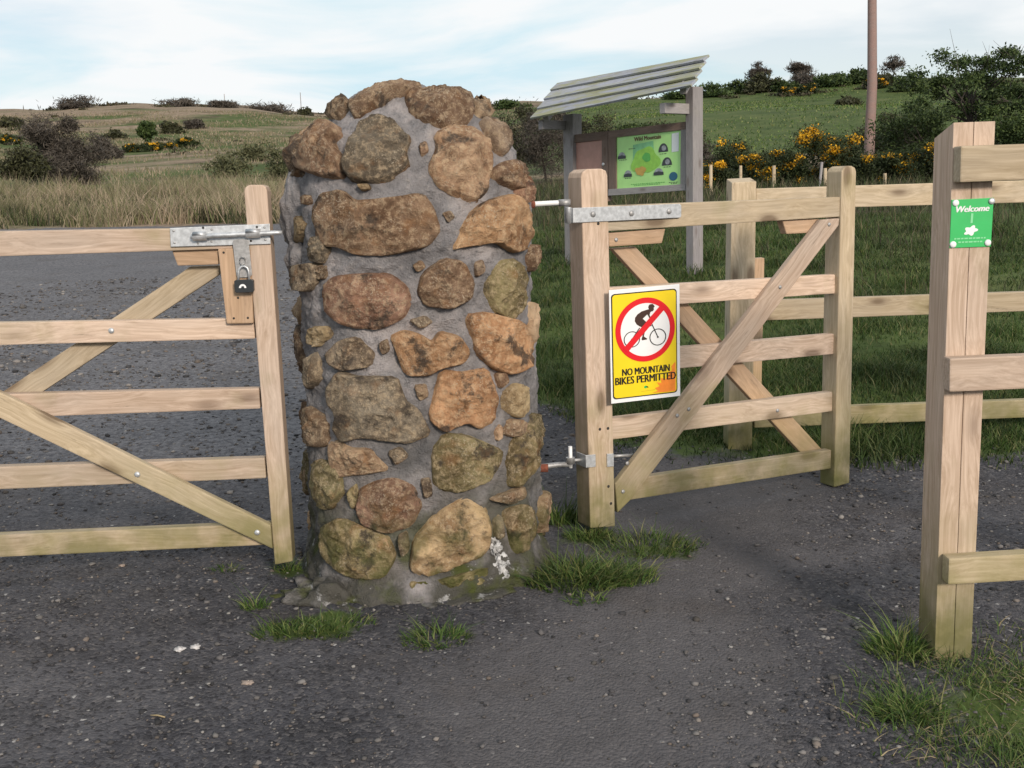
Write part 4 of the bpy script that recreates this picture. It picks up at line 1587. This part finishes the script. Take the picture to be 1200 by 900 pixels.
re_ = KP.hit(808, 128, .0)
beam('roof_bracket', re_ + kn * .42, re_ - kn * .16, .085, .11, M_greywood, kb)
le_ = KP.hit(664, 147, .0)
beam('roof_bracket', le_ + kn * .42, le_ - kn * .15, .085, .11, M_greywood, kb)
LA, LB = KF.hit(622.5, 141), KF.hit(811, 103)
UA, UB = KB.hit(652, 96.5), KB.hit(832, 65)
beam('rafter', LB.lerp(UB, .12) - Vector((0, 0, .05)) + kd_ * .16, LB.lerp(UB, .92) - Vector((0, 0, .05)) + kd_ * .16, .07, .09, M_greywood, kb)
beam('rafter', LA.lerp(UA, .12) - Vector((0, 0, .05)) - kd_ * .22, LA.lerp(UA, .92) - Vector((0, 0, .05)) - kd_ * .22, .07, .09, M_greywood, kb)
rn = (LB - LA).cross(UA - LA).normalized()
if rn.z < 0:
    rn = -rn
for k in range(4):
    a0, a1 = k / 4 - .0, (k + 1) / 4 + .05
    if k == 3:
        a1 = 1.0
    lift = rn * (.012 + .0)
    top = [LA.lerp(UA, a0) + rn * .037, LB.lerp(UB, a0) + rn * .037, LB.lerp(UB, a1) + rn * .004, LA.lerp(UA, a1) + rn * .004]
    bot = [p - rn * .027 for p in top]
    v, f = prism(top, bot)
    mesh_obj('roof_plank', v, f, M_roofwood, kb, frame_of(top, rn), bevel=.004)

# ------------------------------------------------------------------ plants
def leaf_cards(cent, nrm_bias, size, aspect, r):
    """random quads at cent (n,3)"""
    n = len(cent)
    a = r.normal(0, 1, (n, 3)) + nrm_bias
    a /= np.linalg.norm(a, axis=1)[:, None] + 1e-9
    b = r.normal(0, 1, (n, 3))
    b -= a * (a * b).sum(1)[:, None]
    b /= np.linalg.norm(b, axis=1)[:, None] + 1e-9
    c = np.cross(a, b)
    s = size * r.uniform(.6, 1.3, n)
    u = b * s[:, None]
    w = c * (s * aspect)[:, None]
    V = np.stack([cent - u, cent + w * .8 - u * .1, cent + u, cent - w * .8 + u * .1], 1)
    Fc = np.arange(n * 4).reshape(n, 4)
    return V.reshape(-1, 3), Fc


def crown_points(n, rad, nclump, r, flat=1.0, shell=.55, csize=.32, bottom=-.6):
    """points gathered in clumps through an uneven ellipsoid; gaps between clumps"""
    rad = np.array(rad)
    cs = []
    while len(cs) < nclump:
        p = r.normal(0, 1, 3)
        p /= np.linalg.norm(p)
        p *= r.uniform(shell, 1.0)
        if p[2] < bottom:
            continue
        cs.append(p)
    cs = np.array(cs)
    wgt = r.uniform(.4, 1.6, nclump)
    idx = r.choice(nclump, n, p=wgt / wgt.sum())
    d = r.normal(0, 1, (n, 3))
    d *= (csize * r.uniform(.55, 1.25, nclump)[idx])[:, None] * .5
    d[:, 2] *= flat
    return (cs[idx] + d) * rad, cs * rad


def branches(r, base, h, targets, trunk_r, n_main=6):
    """tapered trunk and limbs that reach the crown's clumps"""
    V, Fc = [], []

    def add(path, rad, seg=6):
        v, f = tube_pts(path, rad, seg, cap=False)
        k = len(V)
        V.extend(v)
        Fc.extend([tuple(i + k for i in q) for q in f])
    base = Vector(base)
    top = base + Vector((r.uniform(-.1, .1) * h, r.uniform(-.1, .1) * h, h * .55))
    mid = base.lerp(top, .5) + Vector((r.uniform(-.05, .05) * h, r.uniform(-.05, .05) * h, 0))
    add([base - Vector((0, 0, .15)), base + Vector((0, 0, .05)), mid, top], [trunk_r * 1.3, trunk_r, trunk_r * .75, trunk_r * .45], 8)
    for i, tg in enumerate(targets):
        tg = Vector(tg)
        t = r.uniform(.35, 1)
        s = base.lerp(mid, t * 2) if t < .5 else mid.lerp(top, t * 2 - 1)
        m = s.lerp(tg, .5) + Vector((r.uniform(-.1, .1) * h, r.uniform(-.1, .1) * h, r.uniform(-.02, .12) * h))
        add([s, m, tg], [trunk_r * .4, trunk_r * .24, trunk_r * .06], 5)
        for _ in range(3):
            e = tg + Vector(r.normal(0, .12 * h, 3))
            add([m.lerp(tg, r.uniform(.2, .9)), e], [trunk_r * .13, trunk_r * .03], 4)
    return V, Fc


def make_tree(name, cx, cy, width, height, label, cat, mat, leaves=2600, lsize=.10, nclump=26, seed=1, trunk=True, lift=.5, depth=None, csize=.3, shell=.5, group=None, bottom=-.55, trunk_r=None):
    r = np.random.default_rng(seed)
    zb = gz(cx, cy)
    t = thing(name, (cx, cy, zb), label, cat, group)
    rz = height * (1 - lift * .5) / 2
    cz = zb + height - rz
    if not trunk:
        rz = height * .78
        cz = zb + height - rz
    rad = (width / 2, (depth or width) / 2, rz)
    P, cs = crown_points(leaves, rad, nclump, r, .8, shell, csize, bottom)
    C = np.array([cx, cy, cz])
    if name == 'thorn_tree':
        C[2] -= .16 * height
    P = P + C
    P[:, 2] = np.maximum(P[:, 2], zb + .02)
    V, Fc = leaf_cards(P, np.array([0, 0, .5]), lsize * (1.5 if mat is M_twig else 1), .16 if mat is M_twig else .55, r)
    np_mesh('crown' if cat == 'tree' else 'foliage', V, Fc, mat, t)
    if trunk:
        bv, bf_ = branches(r, (cx, cy, zb), height, cs[:min(nclump, 22)] + C, trunk_r or width * .022)
        k = mesh_obj('trunk' if cat == 'tree' else 'stems', bv, bf_, M_bark, t)
    return t


def place(px, dist, py=None):
    """point on the ground at a bearing through photo column px, dist metres away"""
    d = ray(px, 210)
    s = dist / math.hypot(d.x, d.y)
    return d.x * s, d.y * s


def px_h(h_px, dist):
    return h_px * dist / F


# big tree at the right, beyond the fence
def right_trees():
    x, y = place(1135, 40)
    make_tree('broadleaf_tree', x, y, px_h(165, 40), px_h(122, 40) * 1.12, 'tall loose crowned dark tree rising above the gorse at the right', 'tree', M_leaf_dark, 16000, .06, 46, 11, True, .35, csize=.17, shell=.3, bottom=-.9, trunk_r=.10)
    x, y = place(1195, 38)
    make_tree('broadleaf_tree', x, y, px_h(120, 38), px_h(115, 38), 'dark spreading tree at the right edge behind the near fence post', 'tree', M_leaf_dark, 12000, .06, 36, 12, True, .4, csize=.18, shell=.3, bottom=-.9, trunk_r=.09)
    x, y = place(1075, 36)
    make_tree('shrub', x, y, px_h(100, 36), px_h(78, 36), 'mid green rounded shrub left of the tall dark tree', 'shrub', M_leaf_dark, 12000, .05, 40, 13, True, .1, csize=.34, bottom=-.9)
    x, y = place(1180, 35)
    make_tree('shrub', x, y, px_h(90, 35), px_h(75, 35), 'fresh green shrub behind the top of the near fence post', 'shrub', M_leaf_mid, 11000, .05, 40, 14, True, .1, csize=.34, bottom=-.9)
    x, y = place(1235, 34)
    make_tree('shrub', x, y, px_h(100, 34), px_h(80, 34), 'leafy shrub at the far right edge beside the fresh green one', 'shrub', M_leaf_mid, 11000, .05, 38, 15, True, .1, csize=.34, bottom=-.9)
    x, y = place(1120, 33)
    make_tree('shrub', x, y, px_h(80, 33), px_h(50, 33), 'low dark shrub under the tall dark tree', 'shrub', M_gorse, 10000, .05, 36, 16, True, .1, csize=.36, bottom=-.9)
    x, y = place(1040, 46)
    make_tree('shrub', x, y, px_h(70, 46), px_h(62, 46), 'olive scrub beside the foot of the telegraph pole', 'shrub', M_leaf_olive, 10000, .06, 34, 17, True, .1, csize=.36, bottom=-.9)


right_trees()


def make_gorse(px, dist, wpx, hpx, label, flowers=.4, seed=1, mat=None, dens=1.0):
    r = np.random.default_rng(seed)
    x, y = place(px, dist)
    w, h = px_h(wpx, dist), px_h(hpx, dist)
    zb = gz(x, y)
    t = thing('gorse_bush', (x, y, zb), label, 'bush', 'gorse bushes on the rough ground')
    n = int(8500 * dens)
    P, cs = crown_points(n, (w / 2, w / 2.2, h * .60), 24, r, .9, .35, .42, -.8)
    P = P + np.array([x, y, zb + h * .42])
    P[:, 2] = np.maximum(P[:, 2], zb)
    V, Fc = leaf_cards(P, np.array([0, 0, .3]), .0014 * dist, .45, r)
    np_mesh('foliage', V, Fc, mat or M_gorse, t)
    if flowers:
        m = int(3200 * flowers * dens) + 10
        pick = r.choice(len(cs), max(5, int(len(cs) * .8)))
        pick = [k for k in pick if cs[k][2] > -.25 * h]
        if pick:
            idx = r.choice(pick, m)
            Q = cs[idx] * 1.06 + r.normal(0, 1, (m, 3)) * np.array([w, w, h]) * .052
            Q[:, 2] += .02
            Q = Q + np.array([x, y, zb + h * .45])
            V, Fc = leaf_cards(Q, np.array([0, 0, .5]), .0011 * dist, .8, r)
            np_mesh('blossom', V, Fc, M_blossom, t)
    return t


GL = ['gorse bush thick with yellow flowers left of the far shelter post line', 'dark gorse bush with a few blooms beside the shelter', 'bushy gorse with scattered yellow bloom above the rear fence post',
      'gorse with bright yellow patches between two thin fence stakes', 'rounded dark gorse behind the rear fence post', 'low yellow flowering gorse left of the tallest gorse',
      'tallest gorse bush crowned with yellow bloom left of the telegraph pole', 'gorse bush on the right shoulder of the tallest gorse', 'small gorse at the foot of the telegraph pole', 'yellow tipped gorse right of the telegraph pole',
      'gorse with sparse bloom under the tall dark tree', 'dark gorse against the left side of the near fence post']
GS = [(826, 31, 50, 34, .8), (846, 34, 52, 46, .2), (862, 35, 48, 48, .35), (888, 33, 52, 38, .75), (907, 34, 42, 36, .4), (925, 33, 44, 40, .5), (966, 34, 72, 62, .75), (990, 33, 46, 46, .6), (1012, 32, 46, 34, .3), (1040, 33, 50, 36, .55), (1066, 32, 52, 38, .25), (1092, 32, 44, 44, .35)]
for i, (px, d, w, h, fl_) in enumerate(GS):
    make_gorse(px, d, w * 1.1, h, GL[i], fl_ * 1.6, 50 + i)

# shrubs behind the shelter and the pillar
for i, (px, d, w, h, m, lab) in enumerate([
        (640, 44, 70, 95, M_twig, 'brown leafless thicket between the pillar and the shelter'),
        (690, 48, 80, 70, M_leaf_olive, 'olive thicket seen under the shelter roof'),
        (740, 46, 70, 56, M_leaf_dark, 'dark green bush seen under the middle of the shelter roof'),
        (785, 50, 70, 50, M_leaf_olive, 'dull green scrub behind the right shelter post'),
        (612, 52, 60, 80, M_leaf_olive, 'dull scrub just right of the pillar top'),
        (815, 40, 60, 40, M_twig, 'brown bare scrub at the foot of the field behind the shelter')]):
    x, y = place(px, d)
    make_tree('shrub', x, y, px_h(w, d), px_h(h, d), lab, 'shrub', m, 10000, .06, 34, 30 + i, True, .1, csize=.36, bottom=-.9)

# thin stakes of the wire fence in front of the gorse
SL = ['first thin stake from the shelter below the gorse', 'second thin stake from the shelter below the gorse', 'thin stake below the brightest gorse patch',
      'thin leaning stake under the tallest gorse', 'thin stake just left of the gate latch post top', 'thin stake right of the telegraph pole foot']
wires = []
for i, (px, py0, w) in enumerate([(833, 193, 4.0), (868, 194, 3.6), (907, 194, 4.2), (961, 190, 3.2), (967, 197, 4.2), (1037, 203, 4.0)]):
    d = 30.0 - (i == 3) * 0 - (i % 2) * .2
    x, y = place(px, d)
    p = at_y(px, py0, y)
    rr = px_h(w, d) / 2
    base = Vector((x, y, gz(x, y)))
    v, f = tube_pts([base - Vector((0, 0, .2)), base + Vector((0, 0, .2)), Vector((p.x + (i == 3) * .05, y, p.z))], [rr, rr, rr * .95], 8)
    o = mesh_obj('fence_stake', v, f, M_yellow if i != 3 else M_greywood, None, Matrix.Translation(base))
    tag(o, SL[i], 'stake', 'thin stakes below the gorse')
    wires.append((x, y, p.z))
# telegraph pole
x, y = place(1017, 39)
bz = gz(x, y)
ptop = at_y(1022, -60, y)
tpole = thing('telegraph_pole', (x, y, bz), 'tall brown wooden telegraph pole rising out of the picture behind the gorse', 'pole')
pl_ = tube('pole', [Vector((x, y, bz - .4)), Vector((x, y, bz)), Vector((x + .05, y, bz + 3)), Vector((ptop.x, y, ptop.z)), Vector((ptop.x + .02, y, ptop.z + .3))], [.185, .18, .16, .135, .13], M_pole, tpole, seg=16)

# ------------------------------------------------------------------ hillside scrub and trees
def hill_bush(px, dist, wpx, hpx, mat, lab, seed, cat='shrub', trunk=False, lift=.1, leaves=1400, nm='shrub', flat=None, sink=0):
    x, y = place(px, dist)
    return make_tree(nm, x, y, px_h(wpx, dist), px_h(hpx, dist), lab, cat, mat, int(leaves * 3.2), max(.0016 * dist, .045), 30, seed, trunk, lift, csize=.46 if not trunk else .4, bottom=-.95, shell=.2, trunk_r=px_h(wpx, dist) * .018)


# big bare bush and the shrubs left of the pillar
hill_bush(72, 66, 80, 88, M_twig, 'large brown twiggy thorn bush standing in the pasture at the left', 71, 'tree', True, .1, 9000, 'thorn_tree')
hill_bush(30, 62, 50, 52, M_leaf_olive, 'small greenish thorn tree in front of the large twiggy bush', 72, 'tree', True, .5, 2600, 'thorn_tree')
hill_bush(125, 108, 32, 25, M_twig, 'grey brown rounded bush right of the large thorn bush', 73, leaves=1900)
hill_bush(176, 128, 18, 26, M_leaf_dark, 'lone small dark green tree on the hillside above the yellow gorse', 74, 'tree', True, .55, 1500, 'small_tree')
left_lines = [
    (205, 190, 22, 11, M_leaf_olive, 'round olive bush on the slope right of the lone tree'),
    (232, 200, 20, 9, M_twig, 'brown low bush beside the round olive bush'),
    (95, 270, 40, 11, M_twig, 'dark scrub band right of the thorn bush top'),
    (20, 210, 30, 9, M_leaf_olive, 'low olive scrub on the slope at the left edge'),
    (215, 300, 44, 9, M_twig, 'dark scrub hump on the skyline above the olive bush'),
    (266, 290, 36, 7, M_twig, 'dark scrub streak on the slope left of the heather bank'),
    (320, 300, 56, 9, M_twig, 'long dark heather bank on the skyline left of the pillar'),
    (364, 280, 16, 12, M_leaf_olive, 'small bush on the ridge close to the pillar'),
    (140, 170, 26, 9, M_leaf_olive, 'flat scrub patch on the slope beside the rounded bush'),
    (335, 62, 46, 34, M_sallow, 'soft olive willow scrub close to the left of the pillar'),
    (270, 70, 54, 26, M_sallow, 'pale olive scrub in the pasture above the gate latch post'),
    (302, 90, 40, 18, M_sallow, 'olive scrub between the latch post and the ridge'),
]
for i, (px, d, w, h, m, lab) in enumerate(left_lines):
    hill_bush(px, d, w, h, m, lab, 90 + i, leaves=900)
for i, (px, d, w, h, lab) in enumerate([(157, 118, 16, 8, 'yellow gorse clump under the lone dark tree'), (178, 118, 24, 8, 'wide low yellow gorse right below the lone tree'), (198, 120, 20, 7, 'low gorse dotted yellow between its two neighbours on the slope'),
                                        (222, 122, 22, 9, 'yellow orange gorse at the right end of the slope row'), (18, 150, 22, 9, 'dull gorse at the left edge of the slope')]):
    make_gorse(px, d, w, h, lab, 1.6 if i < 4 else .6, 130 + i, dens=.55)

right_lines = [
    (838, 196, 40, 20, M_leaf_dark, 'dark hedge clump on the ridge nearest the shelter'),
    (866, 200, 30, 22, M_leaf_dark, 'dark hedge clump on the ridge second from the shelter'),
    (893, 198, 44, 30, M_leaf_olive, 'wide olive clump on the ridge below the bare tree'),
    (918, 196, 26, 22, M_leaf_dark, 'narrow dark clump on the ridge right of the olive one'),
    (946, 200, 40, 26, M_twig, 'brown clump on the ridge below the rounded bare tree'),
    (973, 196, 36, 22, M_leaf_dark, 'dark green clump on the ridge left of the telegraph pole'),
    (1003, 198, 40, 24, M_leaf_dark, 'dark green clump on the ridge just behind the telegraph pole'),
    (1032, 190, 36, 20, M_leaf_olive, 'olive clump on the ridge right of the telegraph pole'),
    (1060, 180, 36, 24, M_leaf_dark, 'dark clump where the ridge meets the tall tree'),
    (800, 196, 40, 18, M_leaf_dark, 'dark clump on the ridge behind the shelter post'),
    (600, 210, 40, 16, M_leaf_dark, 'dark clump on the ridge right of the pillar top'),
    (990, 150, 26, 16, M_leaf_olive, 'lone thorn bush in the green field left of the telegraph pole'),
]
for i, (px, d, w, h, m, lab) in enumerate(right_lines):
    hill_bush(px, d, w, h * .58, m, lab, 150 + i, leaves=1100)
hill_bush(888, 215, 24, 27, M_twig, 'bare rounded tree on the ridge above the olive clump', 170, 'tree', True, .5, 700, 'bare_tree')
hill_bush(935, 215, 28, 25, M_twig, 'bare rounded tree on the ridge above the brown clump', 171, 'tree', True, .5, 700, 'bare_tree')
hill_bush(1043, 205, 24, 24, M_twig, 'thin bare tree on the ridge right of the telegraph pole', 172, 'tree', True, .5, 300, 'bare_tree')
for i, (px, w, lab) in enumerate([(925, 24, 'gorse patch in front of the brown ridge clump'), (945, 20, 'orange gorse patch at the top edge of the green field'), (1022, 22, 'gorse patch on the ridge right behind the telegraph pole')]):
    make_gorse(px, 186, w, 9, lab, 1.0, 180 + i, dens=.5)

def build_scrub():
    r = np.random.default_rng(404)
    Vs, Fs, k = [], [], 0
    n = 230
    az = np.radians(r.uniform(-28, 27, n))
    d = np.where(az < .02, r.uniform(75, 345, n), r.uniform(180, 300, n))
    x, y = d * np.sin(az), d * np.cos(az)
    keep = (clump(x, y, .035, 2) > .42) | (d > 240)
    for xi, yi, di in zip(x[keep], y[keep], d[keep]):
        w = r.uniform(.6, 2.4) * (di / 150) ** .5
        h = w * r.uniform(.2, .45)
        m = 70
        P = r.normal(0, .42, (m, 3)) * np.array([w, w, h])
        P[:, 2] = np.abs(P[:, 2])
        P += np.array([xi, yi, gz(xi, yi) - .05])
        V, Fc = leaf_cards(P, np.array([0, 0, .4]), .0017 * di, .5, r)
        Vs.append(V)
        Fs.append(Fc + k)
        k += len(V)
    o = np_mesh('undergrowth', np.concatenate(Vs), np.concatenate(Fs), M_scrub)
    tag(o, 'low heather and scrub dotted over the hillside', None, None, 'stuff')


M_scrub = leafy('heather_scrub', [(.028, .024, .018), (.05, .042, .028), (.055, .058, .026), (.085, .066, .045)], trans=.05, patch=(.05, (.035, .045, .018), .8))
build_scrub()

# two thin masts on the skyline
for i, (px, y0, y1, lab) in enumerate([(358, 108, 126, 'thin distant pole on the skyline just left of the pillar'), (270, 124, 137, 'thin distant pole on the skyline above the left gate post')]):
    x, y = place(px, 300)
    p = at_y(px, y0, y)
    b = Vector((x, y, gz(x, y)))
    v, f = tube_pts([b - Vector((0, 0, .5)), Vector((x, y, max(p.z, b.z + 4)))], [.12, .09], 8)
    o = mesh_obj('utility_pole', v, f, M_greywood, None, Matrix.Translation(b))
    tag(o, lab, 'pole', 'thin poles on the far skyline')

# ------------------------------------------------------------------ tufts by the gateway
tuft(672, 680, .19, 1000, .135, 'thick long grass tuft at the right foot of the stone pillar', lean=.9)
tuft(722, 678, .15, 650, .09, 'grass tuft right of the thick one below the gate hinge post', lean=.8)
tuft(755, 642, .20, 560, .085, 'low grass tuft right of the gate hinge post foot', lean=.8)
tuft(655, 612, .09, 260, .15, 'leafy tuft between the pillar and the gate hinge post', lean=.5)
tuft(690, 630, .10, 260, .09, 'thin grass directly under the gate hinge post', lean=.8)
tuft(340, 742, .12, 360, .05, 'short green tuft in the gravel left of the pillar foot', lean=.8)
tuft(390, 735, .14, 360, .045, 'wide short tuft in the gravel in front of the pillar left corner', lean=.8)
tuft(512, 750, .11, 340, .06, 'small grass tuft in the gravel straight in front of the pillar', lean=.8)
tuft(300, 712, .05, 110, .055, 'sparse small tuft in the gravel below the left gate corner', lean=.8)
tuft(338, 668, .05, 110, .07, 'small tuft at the foot of the left gate latch post', lean=.7)
tuft(268, 668, .06, 80, .04, 'scant low tuft under the bottom rail of the left gate', lean=.8)
tuft(685, 705, .07, 120, .06, 'thin straggling tuft in front of the thick pillar tuft', lean=.9)
tuft(800, 640, .10, 110, .04, 'thin yellowing tuft at the right end of the hinge post grass', lean=.9)
tuft(1055, 765, .10, 420, .11, 'dark green tuft at the left foot of the near fence post', lean=.7)
tuft(1065, 838, .10, 420, .09, 'ragged tuft in front and left of the near fence post', lean=.9)


def corner_grass():
    def acc(x, y):
        d = np.hypot((x - 1.68) / .70, (y - 2.5) / .48)
        return np.clip(1.25 - d, 0, 1) * np.clip(clump(x, y, 9, 3) * 1.5 - .25, 0.25, 1)
    x, y = scatter(52000, .8, 2.2, 1.95, 3.1, acc)
    n = len(x)
    hh = rng.uniform(.02, .07, n) * (.4 + .85 * clump(x, y, 7, 1))
    o = blades(np.stack([x, y, ground_np(x, y) - .003], -1), hh, rng.uniform(.0028, .0055, n), hh * rng.uniform(.3, 1.3, n), M_grass, 'grass', segs=3)
    tag(o, 'rough grass round the near fence post', None, None, 'stuff')
    k = rng.uniform(0, 1, n) < .09
    m = k.sum()
    hh = rng.uniform(.03, .09, m)
    o = blades(np.stack([x[k], y[k], ground_np(x[k], y[k]) + .002], -1), hh * .4, rng.uniform(.003, .006, m), hh * rng.uniform(.6, 1.6, m), M_straw, 'dead_grass', segs=3)
    tag(o, 'dead straw lying in the rough grass', None, None, 'stuff')


corner_grass()

# pale scraps lying on the path
for i, (px, py, s, lab) in enumerate([(211, 762, .016, 'left one of two pale flakes lying together on the gravel'), (229, 761, .015, 'right one of two pale flakes lying together on the gravel'),
                                      (143, 665, .011, 'single pale brown stone under the left gate bottom rail'), (290, 803, .015, 'flat pale stone on the gravel in front of the pillar left side')]):
    c = on_ground(px, py)
    o = lump('pale_flake' if i < 2 else 'stone', c + Vector((0, 0, .003)), s, s * .8, .007, M_whitesplash if i < 2 else simple('pale_stone', (.27, .22, .19), .9, 0, .2, 60), None, 20 + i, 3, .7, 2.5)
    tag(o, lab, 'flake' if i < 2 else 'stone')
c = on_ground(185, 842)
o = tube('straw_stalk', [c + Vector((-.02, .004, .004)), c + Vector((.0, 0, .006)), c + Vector((.022, -.008, .004))], .0022, M_straw, None, seg=6)
tag(o, 'short pale stalk lying on the gravel at the lower left', 'stalk')

# ------------------------------------------------------------------ light and sky
SUN_EL, SUN_AZ = R(22), R(157)            # azimuth clockwise from +Y: behind the camera, to its right
sd_ = Vector((math.sin(SUN_AZ) * math.cos(SUN_EL), math.cos(SUN_AZ) * math.cos(SUN_EL), math.sin(SUN_EL)))
sl = bpy.data.lights.new('sun', 'SUN')
sl.energy = 3.7
sl.angle = R(10)
sl.color = (1.0, .87, .74)
so = bpy.data.objects.new('sun', sl)
COL.objects.link(so)
so.location = sd_ * 50
so.rotation_euler = sd_.to_track_quat('Z', 'Y').to_euler()

w = bpy.data.worlds.new('World')
scene.world = w
w.use_nodes = True
nt = w.node_tree
for n in list(nt.nodes):
    nt.nodes.remove(n)
L = nt.links.new
sky = nt.nodes.new('ShaderNodeTexSky')
sky.sky_type = 'NISHITA'
sky.sun_disc = False
sky.sun_elevation = SUN_EL
sky.sun_rotation = SUN_AZ
sky.air_density = 1.0
sky.dust_density = .6
sky.ozone_density = 1.5
bg1 = nt.nodes.new('ShaderNodeBackground')
bg1.inputs[1].default_value = .12
L(sky.outputs[0], bg1.inputs[0])
tc = nt.nodes.new('ShaderNodeTexCoord')
sep = nt.nodes.new('ShaderNodeSeparateXYZ')
L(tc.outputs['Generated'], sep.inputs[0])


def wm(op, a, b=0., clamp=False):
    n = nt.nodes.new('ShaderNodeMath')
    n.operation = op
    n.use_clamp = clamp
    for i, v in enumerate((a, b)):
        if isinstance(v, (int, float)):
            n.inputs[i].default_value = v
        else:
            L(v, n.inputs[i])
    return n.outputs[0]


# the clouds lie on a flat layer overhead
zz = wm('ADD', wm('MAXIMUM', sep.outputs[2], 0.0), .11)
cv = nt.nodes.new('ShaderNodeCombineXYZ')
L(wm('DIVIDE', sep.outputs[0], zz), cv.inputs[0])
L(wm('DIVIDE', sep.outputs[1], zz), cv.inputs[1])


def wn(scale, detail, rough, loc, dist=0.3, sc=(1, 1, 1)):
    mp_ = nt.nodes.new('ShaderNodeMapping')
    mp_.inputs['Location'].default_value = loc
    mp_.inputs['Scale'].default_value = sc
    L(cv.outputs[0], mp_.inputs[0])
    n = nt.nodes.new('ShaderNodeTexNoise')
    n.inputs['Scale'].default_value = scale
    n.inputs['Detail'].default_value = detail
    n.inputs['Roughness'].default_value = rough
    n.inputs['Distortion'].default_value = dist
    L(mp_.outputs[0], n.inputs['Vector'])
    return n.outputs['Fac']


c1 = wn(.55, 6, .52, (3.1, 1.7, 0), sc=(1, 1, 1))
c2 = wn(.85, 6, .55, (8.3, 4.1, 2), .5, (.95, 1.0, 1))
rmp = nt.nodes.new('ShaderNodeValToRGB')
rmp.color_ramp.elements[0].position = .36
rmp.color_ramp.elements[1].position = .50
rmp.color_ramp.elements[0].color = (.55, .55, .55, 1)
rmp.color_ramp.elements[1].color = (1, 1, 1, 1)
L(c1, rmp.inputs[0])
cr2 = nt.nodes.new('ShaderNodeValToRGB')
cr2.color_ramp.elements[0].position = .33
cr2.color_ramp.elements[1].position = .53
cr2.color_ramp.elements[0].color = (.68, .87, .95, 1)
cr2.color_ramp.elements[1].color = (.97, .99, 1.0, 1)
L(c2, cr2.inputs[0])
bg2 = nt.nodes.new('ShaderNodeBackground')
bg2.inputs[1].default_value = 1.06
L(cr2.outputs[0], bg2.inputs[0])
mx = nt.nodes.new('ShaderNodeMixShader')
L(rmp.outputs[0], mx.inputs[0])
L(bg1.outputs[0], mx.inputs[1])
L(bg2.outputs[0], mx.inputs[2])
wo = nt.nodes.new('ShaderNodeOutputWorld')
L(mx.outputs[0], wo.inputs[0])

scene.view_settings.view_transform = 'Standard'
scene.view_settings.look = 'None'
scene.view_settings.gamma = 1
scene.view_settings.exposure = -0.12
scene.view_settings.use_curve_mapping = False
scene.cycles.max_bounces = 6
scene.cycles.diffuse_bounces = 3
scene.cycles.use_denoising = True
